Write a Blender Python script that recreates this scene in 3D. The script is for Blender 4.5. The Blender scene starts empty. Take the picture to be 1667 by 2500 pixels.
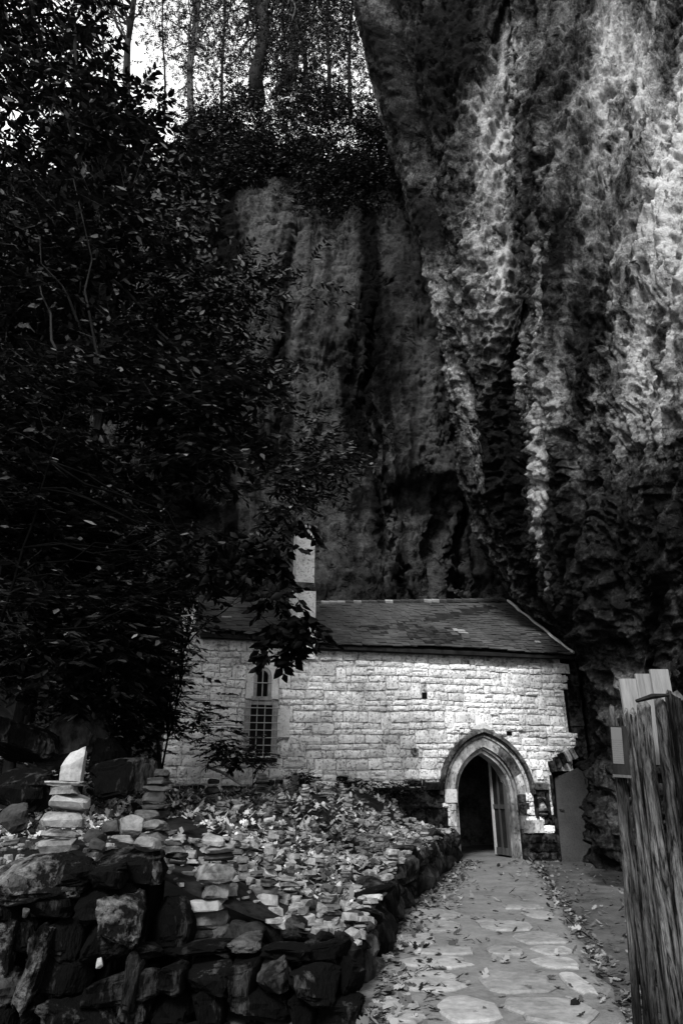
import bpy, bmesh, math, random
import numpy as np
from mathutils import Vector, Matrix, Quaternion

random.seed(7)
rng = np.random.default_rng(7)
scene = bpy.context.scene
COL = scene.collection

# ------------------------------------------------------------------ camera
CAM_H, PITCH = 1.55, math.radians(22.5)
cam_data = bpy.data.cameras.new("camera")
cam_data.sensor_fit = 'VERTICAL'
cam_data.sensor_height = 36.0
cam_data.lens = 23.6
cam_data.clip_end = 500
cam = bpy.data.objects.new("camera", cam_data)
cam.location = (0, 0, CAM_H)
cam.rotation_euler = (math.radians(90) + PITCH, 0, 0)
COL.objects.link(cam)
scene.camera = cam

# ------------------------------------------------------------------ light
SUN_DIR = Vector((0.24, 0.68, -0.66)).normalized()      # the way the light travels
SUN_ELEV = math.asin(-SUN_DIR.z)
SUN_ROT = math.atan2(-SUN_DIR.x, -SUN_DIR.y)
world = bpy.data.worlds.new("World")
scene.world = world
world.use_nodes = True
wn = world.node_tree
for n in list(wn.nodes):
    wn.nodes.remove(n)
w_out = wn.nodes.new("ShaderNodeOutputWorld")
w_bg = wn.nodes.new("ShaderNodeBackground")
w_sky = wn.nodes.new("ShaderNodeTexSky")
w_sky.sky_type = 'NISHITA'
w_sky.sun_disc = False
w_sky.sun_elevation = SUN_ELEV
w_sky.sun_rotation = SUN_ROT
w_sky.dust_density = 3.0
w_bw = wn.nodes.new("ShaderNodeRGBToBW")
wn.links.new(w_sky.outputs[0], w_bw.inputs[0])
# an even white overcast over the clear sky
w_tc = wn.nodes.new("ShaderNodeTexCoord")
w_ns = wn.nodes.new("ShaderNodeTexNoise")
w_ns.inputs["Scale"].default_value = 2.2
w_ns.inputs["Detail"].default_value = 5
wn.links.new(w_tc.outputs["Generated"], w_ns.inputs["Vector"])
w_cl = wn.nodes.new("ShaderNodeMapRange")
w_cl.inputs[1].default_value, w_cl.inputs[2].default_value = 0.3, 0.7
w_cl.inputs[3].default_value, w_cl.inputs[4].default_value = 3.4, 4.8
wn.links.new(w_ns.outputs["Fac"], w_cl.inputs[0])
w_mx = wn.nodes.new("ShaderNodeMix")
w_mx.data_type = 'FLOAT'
w_mx.inputs[0].default_value = 0.9
wn.links.new(w_bw.outputs[0], w_mx.inputs[2])
wn.links.new(w_cl.outputs[0], w_mx.inputs[3])
wn.links.new(w_mx.outputs[0], w_bg.inputs[0])
w_bg.inputs[1].default_value = 0.10
wn.links.new(w_bg.outputs[0], w_out.inputs[0])

sun_data = bpy.data.lights.new("sun", 'SUN')
sun_data.energy = 1.5
sun_data.angle = math.radians(14)
sun_data.color = (1, 1, 1)
sun = bpy.data.objects.new("sun", sun_data)
sun.rotation_euler = SUN_DIR.to_track_quat('-Z', 'Y').to_euler()
sun.location = (0, -10, 40)
COL.objects.link(sun)

scene.view_settings.view_transform = 'Standard'
scene.view_settings.look = 'None'
scene.view_settings.exposure = 2.05
scene.view_settings.gamma = 1.0
scene.view_settings.use_curve_mapping = False

scene.cycles.use_denoising = True

# ------------------------------------------------------------------ numeric noise
_perm = np.random.default_rng(3).permutation(256)
_perm = np.concatenate([_perm, _perm, _perm])
_g = np.random.default_rng(5).normal(size=(256, 3))
_g /= np.linalg.norm(_g, axis=1)[:, None]


def perlin(p):
    pi = np.floor(p).astype(np.int64)
    pf = p - pi
    pi &= 255
    u = pf * pf * pf * (pf * (pf * 6 - 15) + 10)
    out = 0
    for dx in (0, 1):
        wx = u[:, 0] if dx else 1 - u[:, 0]
        for dy in (0, 1):
            wy = u[:, 1] if dy else 1 - u[:, 1]
            for dz in (0, 1):
                wz = u[:, 2] if dz else 1 - u[:, 2]
                h = _perm[_perm[_perm[pi[:, 0] + dx] + pi[:, 1] + dy] + pi[:, 2] + dz]
                gr = _g[h]
                d = gr[:, 0] * (pf[:, 0] - dx) + gr[:, 1] * (pf[:, 1] - dy) + gr[:, 2] * (pf[:, 2] - dz)
                out = out + wx * wy * wz * d
    return out * 1.6


def fbm(p, octv=4, gain=0.5):
    a, s, f = 1.0, 0.0, 1.0
    for i in range(octv):
        s = s + a * perlin(p * f + 17.3 * i)
        a *= gain
        f *= 2.03
    return s


def ridged(p, octv=4, gain=0.5):
    a, s, f = 1.0, 0.0, 1.0
    for i in range(octv):
        s = s + a * (1 - 2 * np.abs(perlin(p * f + 11.1 * i)))
        a *= gain
        f *= 2.03
    return s


def sstep(x, a, b):
    t = np.clip((x - a) / (b - a), 0, 1)
    return t * t * (3 - 2 * t)


# ------------------------------------------------------------------ placing helpers
_c, _s, _f = math.cos(PITCH), math.sin(PITCH), 1640.0


def P(px, py, Y):
    """World point at distance Y ahead of the tripod for a place measured on the photograph."""
    u, v = (px - 833.5) / _f, -(py - 1250) / _f
    t = Y / (_c - v * _s)
    return Vector((u * t, Y, CAM_H + (_s + v * _c) * t))


# ------------------------------------------------------------------ mesh helpers
def new_mesh(name, verts, faces):
    me = bpy.data.meshes.new(name)
    verts = np.asarray(verts, dtype=np.float32)
    if isinstance(faces, np.ndarray):
        k = faces.shape[1]
        me.vertices.add(len(verts))
        me.vertices.foreach_set("co", verts.ravel())
        me.loops.add(faces.size)
        me.loops.foreach_set("vertex_index", faces.astype(np.int32).ravel())
        me.polygons.add(len(faces))
        me.polygons.foreach_set("loop_start", np.arange(0, faces.size, k, dtype=np.int32))
        me.update(calc_edges=True)
        me.validate()
    else:
        me.from_pydata([tuple(v) for v in verts], [], [tuple(f) for f in faces])
        me.update()
    return me


def smooth(me, on=True):
    me.polygons.foreach_set("use_smooth", [on] * len(me.polygons))
    return me


def put(name, me, m=None, parent=None, loc=(0, 0, 0), rot=(0, 0, 0), scale=(1, 1, 1)):
    if m is not None and len(me.materials) == 0:
        me.materials.append(m)
    o = bpy.data.objects.new(name, me)
    COL.objects.link(o)
    o.parent = parent
    o.location = loc
    o.rotation_euler = rot
    o.scale = scale
    return o


def own_mat(o, m):
    """this object alone takes another material although it shares its mesh"""
    o.material_slots[0].link = 'OBJECT'
    o.material_slots[0].material = m


def tag(o, label=None, cat=None, group=None, kind=None):
    if label: o["label"] = label
    if cat: o["category"] = cat
    if group: o["group"] = group
    if kind: o["kind"] = kind
    return o


def empty(name, label, cat, loc=(0, 0, 0), rot=(0, 0, 0), group=None):
    o = bpy.data.objects.new(name, None)
    o.empty_display_size = 0.2
    COL.objects.link(o)
    o.location = loc
    o.rotation_euler = rot
    return tag(o, label, cat, group)


class MB:
    """collects simple shapes into one mesh"""
    def __init__(self):
        self.v, self.f = [], []

    def add(self, vs, fs):
        n = len(self.v)
        self.v += [tuple(v) for v in vs]
        self.f += [tuple(i + n for i in f) for f in fs]

    def box(self, x0, x1, y0, y1, z0, z1, M=None):
        vs = [Vector((x, y, z)) for z in (z0, z1) for y in (y0, y1) for x in (x0, x1)]
        if M: vs = [M @ v for v in vs]
        self.add(vs, [(0, 2, 3, 1), (4, 5, 7, 6), (0, 1, 5, 4), (2, 6, 7, 3), (0, 4, 6, 2), (1, 3, 7, 5)])

    def tube(self, pts, rad, n=6, cap=True):
        pts = [Vector(p) for p in pts]
        rings = []
        for i, p in enumerate(pts):
            d = (pts[min(i + 1, len(pts) - 1)] - pts[max(i - 1, 0)]).normalized()
            a = d.orthogonal().normalized() if i == 0 else (prev - d * prev.dot(d)).normalized()
            prev = a
            b = d.cross(a)
            r = rad[i] if hasattr(rad, '__len__') else rad
            rings.append([p + (a * math.cos(2 * math.pi * k / n) + b * math.sin(2 * math.pi * k / n)) * r for k in range(n)])
        vs = [v for r in rings for v in r]
        fs = []
        for i in range(len(pts) - 1):
            for k in range(n):
                k2 = (k + 1) % n
                fs.append((i * n + k, i * n + k2, (i + 1) * n + k2, (i + 1) * n + k))
        if cap:
            fs.append(tuple(range(n))[::-1])
            fs.append(tuple((len(pts) - 1) * n + k for k in range(n)))
        self.add(vs, fs)

    def mesh(self, name):
        return new_mesh(name, self.v, self.f)

    def build(self, name, m, parent=None, sm=False, **kw):
        me = self.mesh(name)
        if sm: smooth(me)
        return put(name, me, m, parent, **kw)


# ------------------------------------------------------------------ materials
class NT:
    def __init__(self, name):
        self.m = bpy.data.materials.new(name)
        self.m.use_nodes = True
        self.t = self.m.node_tree
        self.b = self.t.nodes["Principled BSDF"]
        self.geo = self.n("ShaderNodeNewGeometry")

    def n(self, t, **kw):
        nd = self.t.nodes.new(t)
        for k, v in kw.items(): setattr(nd, k, v)
        return nd

    def l(self, a, b): self.t.links.new(a, b)

    def val(self, sock, x):
        if isinstance(x, (int, float)): sock.default_value = x
        else: self.l(x, sock)

    def math(self, op, a, b=0.0, c=None, clamp=False):
        nd = self.n("ShaderNodeMath", operation=op, use_clamp=clamp)
        self.val(nd.inputs[0], a); self.val(nd.inputs[1], b)
        if c is not None: self.val(nd.inputs[2], c)
        return nd.outputs[0]

    def pos(self, sc=(1, 1, 1)):
        mp = self.n("ShaderNodeVectorMath", operation='MULTIPLY')
        self.l(self.geo.outputs["Position"], mp.inputs[0])
        mp.inputs[1].default_value = sc
        return mp.outputs[0]

    def noise(self, vec, scale, detail=5, rough=0.6, dist=0.0):
        nd = self.n("ShaderNodeTexNoise")
        self.l(vec, nd.inputs["Vector"])
        nd.inputs["Scale"].default_value = scale
        nd.inputs["Detail"].default_value = detail
        nd.inputs["Roughness"].default_value = rough
        nd.inputs["Distortion"].default_value = dist
        return nd.outputs["Fac"]

    def ramp(self, fac, a, b, lo=0.0, hi=1.0):
        nd = self.n("ShaderNodeMapRange", clamp=True)
        self.val(nd.inputs[0], fac)
        nd.inputs[1].default_value, nd.inputs[2].default_value = a, b
        self.val(nd.inputs[3], lo); self.val(nd.inputs[4], hi)
        return nd.outputs[0]

    def objrnd(self):
        return self.n("ShaderNodeObjectInfo").outputs["Random"]

    def attr(self, name):
        nd = self.n("ShaderNodeAttribute")
        nd.attribute_name = name
        return nd.outputs["Fac"]

    def grey(self, v):
        cb = self.n("ShaderNodeCombineColor")
        for i in range(3): self.val(cb.inputs[i], v)
        self.l(cb.outputs[0], self.b.inputs["Base Color"])

    def bump(self, h, dist=0.02, strength=1.0):
        nd = self.n("ShaderNodeBump")
        self.l(h, nd.inputs["Height"])
        nd.inputs["Distance"].default_value = dist
        nd.inputs["Strength"].default_value = strength
        self.l(nd.outputs[0], self.b.inputs["Normal"])

    def fin(self, rough=0.85, spec=0.3):
        self.val(self.b.inputs["Roughness"], rough)
        self.b.inputs["Specular IOR Level"].default_value = spec
        return self.m


def rocky(name, lo, hi, sc=3.0, fine=18.0, a=0.38, b=0.64, rnd=0.3, stretch=(1, 1, 1), bump=0.02,
          pit=0.0, rough=0.9, spec=0.06, big=None):
    t = NT(name)
    v = t.pos(stretch)
    n1 = t.noise(v, sc, 6, 0.65, 0.3)
    n2 = t.noise(v, fine, 5, 0.7)
    mixed = t.math('ADD', t.math('MULTIPLY', n1, 0.6), t.math('MULTIPLY', n2, 0.4))
    g = t.ramp(mixed, a, b, lo, hi)
    if big:
        g = t.math('MULTIPLY', g, t.ramp(t.noise(v, big[0], 4, 0.6, 0.4), big[1], big[2], big[3], big[4]))
    if rnd:
        g = t.math('MULTIPLY', g, t.ramp(t.objrnd(), 0, 1, 1 - rnd, 1 + rnd))
    h = t.math('ADD', t.math('MULTIPLY', n1, 1.0), t.math('MULTIPLY', n2, 0.5))
    if pit:
        pf = t.ramp(t.noise(v, fine * 1.4, 3, 0.6), 0.36, 0.44, 0, 1)
        g = t.math('MULTIPLY', g, t.ramp(pf, 0, 1, 1 - pit, 1))
        h = t.math('ADD', h, t.math('MULTIPLY', pf, 0.6))
    t.grey(g)
    t.bump(h, bump)
    return t.fin(rough, spec)


M_wall = rocky("lime_stone", 0.38, 0.70, 3.2, 15, 0.30, 0.54, 0.2, bump=0.02, pit=0.55, big=(0.7, 0.34, 0.6, 0.6, 1.05))
M_mortar = rocky("old_mortar", 0.09, 0.55, 4, 14, 0.40, 0.56, 0, bump=0.02, pit=0.5)
M_dress = rocky("dressed_stone", 0.15, 0.44, 2.6, 12, 0.36, 0.58, 0.25, stretch=(1, 1, .6), bump=0.02, pit=0.5, big=(2.0, 0.38, 0.58, 0.35, 1.05))
M_plaster = rocky("white_plaster", 0.40, 0.58, 3, 20, 0.35, 0.6, 0, bump=0.008, pit=.2)
M_hood = rocky("weathered_hood_stone", 0.012, 0.15, 3, 14, 0.38, 0.62, 0.4, bump=0.02, pit=.4, big=(2.5, 0.38, 0.6, 0.3, 1.2))
M_mossy = rocky("mossy_stone", 0.002, 0.06, 3, 12, 0.46, 0.68, 0.5, bump=0.04)
M_frame = rocky("grey_window_stone", 0.10, 0.26, 4, 26, 0.36, 0.6, 0.2, bump=0.01)
M_black_twig = rocky("black_twig", 0.0008, 0.003, 4, 22, 0.36, 0.62, 0.2, bump=0.004, spec=0.0)
M_slate = rocky("slate", 0.016, 0.06, 1.2, 14, 0.36, 0.62, 0.25, bump=0.006, rough=0.75)
M_slate_moss = rocky("mossy_slate", 0.005, 0.03, 2.5, 16, 0.38, 0.62, 0.5, bump=0.01)
M_slate_pale = rocky("pale_slate", 0.10, 0.22, 2.5, 16, 0.36, 0.62, 0.3, bump=0.006)


def cliff_mat():
    t = NT("limestone_cliff")
    v = t.pos((1, 1, 0.45))
    fl = t.n("ShaderNodeAttribute"); fl.attribute_name = "flow"; fl = fl.outputs["Vector"]
    n1 = t.noise(fl, 1.7, 8, 0.70, 0.35)
    n2 = t.noise(v, 5.0, 6, 0.75, 0.3)
    n3 = t.noise(t.pos(), 14.0, 5, 0.7)
    mott = t.math('ADD', t.math('ADD', t.math('MULTIPLY', n1, 0.46), t.math('MULTIPLY', n2, 0.30)), t.math('MULTIPLY', n3, 0.24))
    pale = t.attr("pale")  # stone tone with painted light and shade mixed in
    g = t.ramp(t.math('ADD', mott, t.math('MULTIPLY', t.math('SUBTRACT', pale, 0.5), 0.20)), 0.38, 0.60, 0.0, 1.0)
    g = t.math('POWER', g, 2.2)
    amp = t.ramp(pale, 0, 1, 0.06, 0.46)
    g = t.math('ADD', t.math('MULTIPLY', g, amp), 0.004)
    pf = t.ramp(t.noise(v, 4.5, 4, 0.65, 0.6), 0.33, 0.42, 0, 1)
    vo = t.n("ShaderNodeTexVoronoi", feature='DISTANCE_TO_EDGE')
    vd = t.n("ShaderNodeVectorMath", operation='ADD')
    t.l(fl, vd.inputs[0])
    wob = t.n("ShaderNodeVectorMath", operation='SCALE')
    nw = t.n("ShaderNodeTexNoise")
    t.l(t.pos(), nw.inputs["Vector"]); nw.inputs["Scale"].default_value = 1.2; nw.inputs["Detail"].default_value = 6
    t.l(nw.outputs["Color"], wob.inputs[0]); wob.inputs["Scale"].default_value = 1.1
    t.l(wob.outputs[0], vd.inputs[1])
    t.l(vd.outputs[0], vo.inputs["Vector"]); vo.inputs["Scale"].default_value = 0.75
    crack = t.ramp(vo.outputs["Distance"], 0.0, 0.035, 0, 1)
    crack = t.math('MAXIMUM', crack, t.ramp(t.noise(v, 0.9, 3, 0.6), 0.42, 0.52, 0, 1))
    g = t.math('MULTIPLY', g, t.ramp(crack, 0, 1, 0.15, 1))
    g = t.math('MULTIPLY', g, t.ramp(pf, 0, 1, 0.25, 1))
    t.grey(g)
    h = t.math('ADD', t.math('ADD', n1, t.math('MULTIPLY', n2, 0.6)), t.math('ADD', t.math('MULTIPLY', n3, 0.35), t.math('ADD', t.math('MULTIPLY', pf, 0.25), t.math('MULTIPLY', crack, 0.35))))
    t.bump(h, 0.2)
    return t.fin(0.95, 0.05)


M_cliff = cliff_mat()
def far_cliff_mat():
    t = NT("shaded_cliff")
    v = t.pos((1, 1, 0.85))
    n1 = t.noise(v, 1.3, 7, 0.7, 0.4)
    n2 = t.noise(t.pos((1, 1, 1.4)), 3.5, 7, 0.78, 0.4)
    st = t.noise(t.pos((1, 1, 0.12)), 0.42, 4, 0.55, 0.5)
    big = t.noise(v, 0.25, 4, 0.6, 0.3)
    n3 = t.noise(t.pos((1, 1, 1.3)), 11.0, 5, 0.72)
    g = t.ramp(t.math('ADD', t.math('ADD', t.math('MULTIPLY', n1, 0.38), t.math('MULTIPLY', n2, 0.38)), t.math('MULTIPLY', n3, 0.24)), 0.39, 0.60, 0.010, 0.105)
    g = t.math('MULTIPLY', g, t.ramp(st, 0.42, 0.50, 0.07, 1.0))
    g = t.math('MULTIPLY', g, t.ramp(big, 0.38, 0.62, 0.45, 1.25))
    vo = t.n("ShaderNodeTexVoronoi", feature='DISTANCE_TO_EDGE')
    vd = t.n("ShaderNodeVectorMath", operation='ADD')
    t.l(t.pos((1, 1, 0.55)), vd.inputs[0])
    wob = t.n("ShaderNodeVectorMath", operation='SCALE')
    nw = t.n("ShaderNodeTexNoise")
    t.l(t.pos(), nw.inputs["Vector"]); nw.inputs["Scale"].default_value = 1.4; nw.inputs["Detail"].default_value = 5
    t.l(nw.outputs["Color"], wob.inputs[0]); wob.inputs["Scale"].default_value = 1.6
    t.l(wob.outputs[0], vd.inputs[1])
    t.l(vd.outputs[0], vo.inputs["Vector"]); vo.inputs["Scale"].default_value = 0.55
    crack = t.ramp(vo.outputs["Distance"], 0.0, 0.03, 0, 1)
    crack = t.math('MAXIMUM', crack, t.ramp(n1, 0.44, 0.52, 0, 1))
    g = t.math('MULTIPLY', g, t.ramp(crack, 0, 1, 0.25, 1))
    t.grey(g)
    t.bump(t.math('ADD', t.math('ADD', n1, t.math('ADD', n2, t.math('MULTIPLY', n3, 0.5))), t.math('MULTIPLY', crack, 0.5)), 0.22)
    return t.fin(0.95, 0.05)


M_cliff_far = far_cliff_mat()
M_boulder = rocky("boulder_stone", 0.003, 0.055, 2.2, 11, 0.45, 0.67, 0.6, stretch=(1, 1, 0.45), bump=0.05, rough=0.75)
M_block = rocky("lichened_block", 0.002, 0.15, 3.0, 11, 0.48, 0.67, 0.25, bump=0.08)
M_dark_rock = rocky("damp_dark_rock", 0.0008, 0.07, 2.4, 9, 0.51, 0.71, 0.5, stretch=(1, 1, 0.28), bump=0.10)
M_flat = rocky("flat_lime_stone", 0.03, 0.15, 5, 20, 0.36, 0.62, 0.6, bump=0.015)
M_flat_pale = rocky("pale_flat_stone", 0.10, 0.25, 6, 24, 0.36, 0.62, 0.35, bump=0.012)
M_flat_dark = rocky("dark_flat_stone", 0.012, 0.05, 6, 30, 0.36, 0.62, 0.4, bump=0.008)
M_path = rocky("path_mortar", 0.07, 0.15, 1.6, 20, 0.36, 0.62, 0, bump=0.02)
M_flag = rocky("flag_stone", 0.09, 0.215, 2.6, 14, 0.36, 0.6, 0.3, bump=0.018)
M_dirt = rocky("trodden_earth", 0.025, 0.075, 1.6, 24, 0.36, 0.62, 0, bump=0.02)
M_earth = rocky("leaf_mould", 0.002, 0.016, 1.6, 14, 0.4, 0.62, 0, bump=0.03)
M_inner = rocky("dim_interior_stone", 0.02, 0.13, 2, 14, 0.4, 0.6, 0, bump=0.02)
M_bark = rocky("bark", 0.003, 0.02, 4, 22, 0.36, 0.62, 0.2, stretch=(1, 1, 0.2), bump=0.02)
M_bark_pale = rocky("pale_bark", 0.03, 0.10, 3, 18, 0.36, 0.62, 0.2, stretch=(1, 1, 0.3), bump=0.02)
M_twig = rocky("twig_bark", 0.004, 0.05, 1.2, 6, 0.42, 0.66, 0.2, bump=0.002)
M_iron = rocky("rusty_iron", 0.2, 0.36, 6, 40, 0.36, 0.62, 0.1, bump=0.001, rough=0.7)
M_dark_iron = rocky("dark_iron", 0.005, 0.018, 6, 40, 0.36, 0.62, 0.1, bump=0.001, rough=0.6)
M_door = rocky("dull_steel", 0.03, 0.06, 1.6, 26, 0.36, 0.62, 0, bump=0.002, rough=0.6, pit=0.35)
M_new_wood = rocky("new_pale_board", 0.09, 0.18, 3, 20, 0.36, 0.62, 0.15, stretch=(6, 6, 0.4), bump=0.004)
M_door_wood = rocky("door_wood", 0.02, 0.06, 3, 20, 0.36, 0.62, 0.15, stretch=(5, 5, 0.4), bump=0.004)
M_cut = rocky("cut_wood_end", 0.02, 0.15, 6, 22, 0.42, 0.64, 0.5, bump=0.006)


def stake_mat():
    t = NT("weathered_stake")
    v = t.pos((8, 8, 1.1))
    n1 = t.noise(v, 2.4, 6, 0.75, 1.2)
    n2 = t.noise(v, 9, 5, 0.7)
    n3 = t.noise(t.pos((1, 1, 0.5)), 2.4, 4, 0.6)
    g = t.ramp(t.math('ADD', t.math('MULTIPLY', n1, 0.7), t.math('MULTIPLY', n2, 0.3)), 0.42, 0.62, 0.002, 0.078)
    g = t.math('MULTIPLY', g, t.ramp(n3, 0.38, 0.6, 0.3, 1.5))
    g = t.math('MULTIPLY', g, t.ramp(t.objrnd(), 0, 1, 0.45, 1.7))
    g = t.math('MULTIPLY', g, t.ramp(t.noise(t.pos((30, 30, 0.8)), 1.0, 3, 0.6, 0.5), 0.36, 0.44, 0.12, 1.0))
    t.grey(g)
    t.bump(t.math('ADD', n1, t.math('MULTIPLY', n2, 0.5)), 0.03)
    return t.fin(0.85, 0.06)


M_stake = stake_mat()


def leaf_mat(name, lo, hi, rough=0.45, spec=0.5, trans=0.25):
    t = NT(name)
    a = t.attr("tone")
    g = t.ramp(a, 0, 1, lo, hi)
    t.grey(g)
    m = t.fin(rough, spec)
    if trans:                                  # thin leaves let light through
        tr = t.n("ShaderNodeBsdfTranslucent")
        cb = t.n("ShaderNodeCombineColor")
        for i in range(3): t.l(g, cb.inputs[i])
        t.l(cb.outputs[0], tr.inputs[0])
        mx = t.n("ShaderNodeMixShader")
        mx.inputs[0].default_value = trans
        t.l(t.b.outputs[0], mx.inputs[1]); t.l(tr.outputs[0], mx.inputs[2])
        t.l(mx.outputs[0], t.t.nodes["Material Output"].inputs[0])
    return m


M_leaf = leaf_mat("dark_leaf", 0.0015, 0.30, 0.45, 0.12)
M_leaf_black = leaf_mat("black_leaf", 0.001, 0.03, 0.6, 0.05, 0.0)
M_leaf_top = leaf_mat("clifftop_leaf", 0.004, 0.12, 0.5, 0.15)
M_litter = leaf_mat("fallen_leaf", 0.012, 0.48, 0.7, 0.1, 0.0)


def glass_and_shade_mat():
    t = NT("dark_glass_and_hole_shade")
    t.grey(0.003)
    return t.fin(0.5, 0.05)


M_glass_and_shade = glass_and_shade_mat()


def paper_mat():
    t = NT("printed_notice")
    nd = t.n("ShaderNodeTexCoord")
    sep = t.n("ShaderNodeSeparateXYZ")
    t.l(nd.outputs["Object"], sep.inputs[0])
    z = sep.outputs[2]; x = sep.outputs[0]
    line = t.math('GREATER_THAN', t.math('FRACT', t.math('MULTIPLY', z, 70.0)), 0.55)
    brk = t.math('GREATER_THAN', t.noise(nd.outputs["Object"], 160, 1, 0.5), 0.42)
    ink = t.math('MULTIPLY', line, brk)
    top = t.math('LESS_THAN', z, 0.06)
    ink = t.math('MULTIPLY', ink, top)
    t.grey(t.ramp(ink, 0, 1, 0.055, 0.035))
    return t.fin(0.5, 0.4)


M_paper = paper_mat()

# ------------------------------------------------------------------ setting: cliffs
def catmull(A, n):
    """A: (k, ...) control points -> n samples through them"""
    A = np.asarray(A, float)
    k = len(A)
    Ap = np.concatenate([[2 * A[0] - A[1]], A, [2 * A[-1] - A[-2]]])
    t = np.linspace(0, k - 1 - 1e-6, n)
    i = t.astype(int); f = (t - i).reshape((-1,) + (1,) * (A.ndim - 1))
    p0, p1, p2, p3 = Ap[i], Ap[i + 1], Ap[i + 2], Ap[i + 3]
    return 0.5 * (2 * p1 + (p2 - p0) * f + (2 * p0 - 5 * p1 + 4 * p2 - p3) * f ** 2 + (3 * p1 - p0 - 3 * p2 + p3) * f ** 3)


def grid_faces(r, c):
    i = np.arange(r - 1)[:, None] * c + np.arange(c - 1)[None, :]
    i = i.ravel()
    return np.stack([i, i + 1, i + c + 1, i + c], 1)


def grid_normals(G):
    du = np.gradient(G, axis=1)
    dv = np.gradient(G, axis=0)
    n = np.cross(du, dv)
    return n / (np.linalg.norm(n, axis=2, keepdims=True) + 1e-9)


def right_cliff():
    rows = [-420, -150, 150, 420, 700, 900, 1040, 1160, 1300, 1450, 1600, 1760, 1930, 2115]
    sil = [835, 868, 925, 995, 1085, 1128, 1150, 1168, 1196, 1290, 1418, 1450, 1478, 1494]
    sY = [19, 18.8, 18.6, 18.5, 18.4, 18.4, 18.5, 18.6, 19.3, 20.0, 19.6, 19.3, 19.2, 19.1]
    mid = [1080, 1090, 1110, 1140, 1190, 1215, 1225, 1235, 1275, 1348, 1440, 1468, 1494, 1506]
    mY = [14.6, 14.6, 14.8, 15.0, 15.4, 16.4, 17.0, 17.3, 17.8, 18.3, 18.7, 18.7, 18.7, 18.7]
    cre = [1268, 1284, 1305, 1322, 1338, 1338, 1344, 1350, 1362, 1398, 1462, 1486, 1510, 1522]
    cY = [14.4, 14.3, 14.2, 14.2, 14.6, 15.2, 15.6, 16.0, 16.2, 16.8, 17.6, 17.8, 17.8, 17.8]
    rib = [1292, 1312, 1335, 1350, 1358, 1356, 1362, 1370, 1385, 1424, 1486, 1504, 1526, 1540]
    rY = [12.8, 12.5, 12.3, 12.2, 12.2, 12.3, 12.5, 12.8, 13.3, 14.3, 16.0, 16.8, 17.3, 17.3]
    a = [1480, 1480, 1490, 1490, 1490, 1480, 1480, 1480, 1480, 1500, 1520, 1530, 1540, 1560]
    aY = [12.0, 11.6, 11.3, 11.2, 11.1, 11.1, 11.25, 11.5, 11.8, 12.2, 12.8, 13.3, 13.9, 14.1]
    b = [1690, 1690, 1680, 1680, 1670, 1660, 1650, 1650, 1660, 1680, 1700, 1710, 1720, 1740]
    bY = [11.0, 10.4, 10.1, 10.0, 9.9, 9.9, 10.05, 10.3, 10.6, 11.0, 11.4, 11.8, 12.2, 12.4]
    # beyond the picture to the right the face runs on towards the viewer and closes the gorge
    hid, hY = [s + 140 for s in sil], [y + 4.5 for y in sY]
    ctrl = []
    for i, py in enumerate(rows):
        r = [P(hid[i], py, hY[i]), P(sil[i], py, sY[i]), P(mid[i], py, mY[i]), P(cre[i], py, cY[i]),
             P(rib[i], py, rY[i]), P(a[i], py, aY[i]), P(b[i], py, bY[i])]
        z = r[-1].z
        r.append(Vector((r[-1].x + 1.6, 6.6, z)))
        r.append(Vector((r[-1].x + 1.5, 2.0, z)))
        ctrl.append([tuple(q) for q in r])
    ctrl = np.array(ctrl)
    # even out the heights of the hidden ends
    A = catmull(ctrl, 860)
    A = np.swapaxes(catmull(np.swapaxes(A, 0, 1), 560), 0, 1)
    n = grid_normals(A)
    p = A.reshape(-1, 3)
    R_, C_ = A.shape[:2]
    rr_ = np.repeat((np.arange(R_) / (R_ - 1) * (len(rows) - 1))[:, None], C_, 1).ravel()      # row parameter
    cc_ = np.repeat((np.arange(C_) / (C_ - 1) * 8)[None, :], R_, 0).ravel()                    # column parameter
    along = np.cumsum(np.linalg.norm(np.diff(A, axis=0, prepend=A[:1]), axis=2), axis=0).ravel()
    across = np.cumsum(np.linalg.norm(np.diff(A[R_ // 2:R_ // 2 + 1], axis=1, prepend=A[R_ // 2:R_ // 2 + 1, :1]), axis=2), axis=1)
    across = np.repeat(across, R_, 0).ravel()
    front = sstep(cc_, 3.2, 5.0)
    low = sstep(rr_, 6.0, 8.5)
    shear = across + along * 0.12
    zero = along * 0
    S = lambda fu, fv, o_: np.stack([shear * fu + o_, along * fv + 3 * o_, zero + o_], 1)
    streak = 0.40 * fbm(S(.35, .05, 1.), 3) + 0.34 * ridged(S(.8, .06, 2.), 2) + 0.24 * ridged(S(2.0, .26, 3.), 2) + 0.10 * ridged(S(5.0, .7, 5.), 2)
    pock = 0.50 * fbm(S(.34, .07, 7.), 2) + 0.26 * ridged(S(.8, .13, 8.), 2) + 0.16 * fbm(p * np.array([1, 1, .6]) * 1.3, 3)
    S2 = lambda fu, fv, o_: np.stack([(across + along * .55) * fu + o_, (along - across * .3) * fv + 3 * o_, zero + o_], 1)
    dip = 0.26 * ridged(S2(.7, .10, 21.), 2) + 0.15 * ridged(S2(1.9, .3, 22.), 2) + 0.07 * ridged(S2(4.5, .8, 23.), 2)      # dipping beds low on the face
    d = streak * (1 - front * .72) + pock * front * (1 - .5 * low) + dip * front * low
    d = d + 0.10 * ridged(p * 1.5 + 5, 2) + 0.10 * fbm(p * 3.1 + 5, 2) + 0.075 * fbm(p * 7.5, 2)
    qn = fbm(p * np.array([.7, .7, .4]) + 70, 3) * 4.5
    qs = np.floor(qn) + sstep(qn - np.floor(qn), .35, .65)          # broken ledges and flakes
    d = d + 0.11 * (qs - qn)
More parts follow.
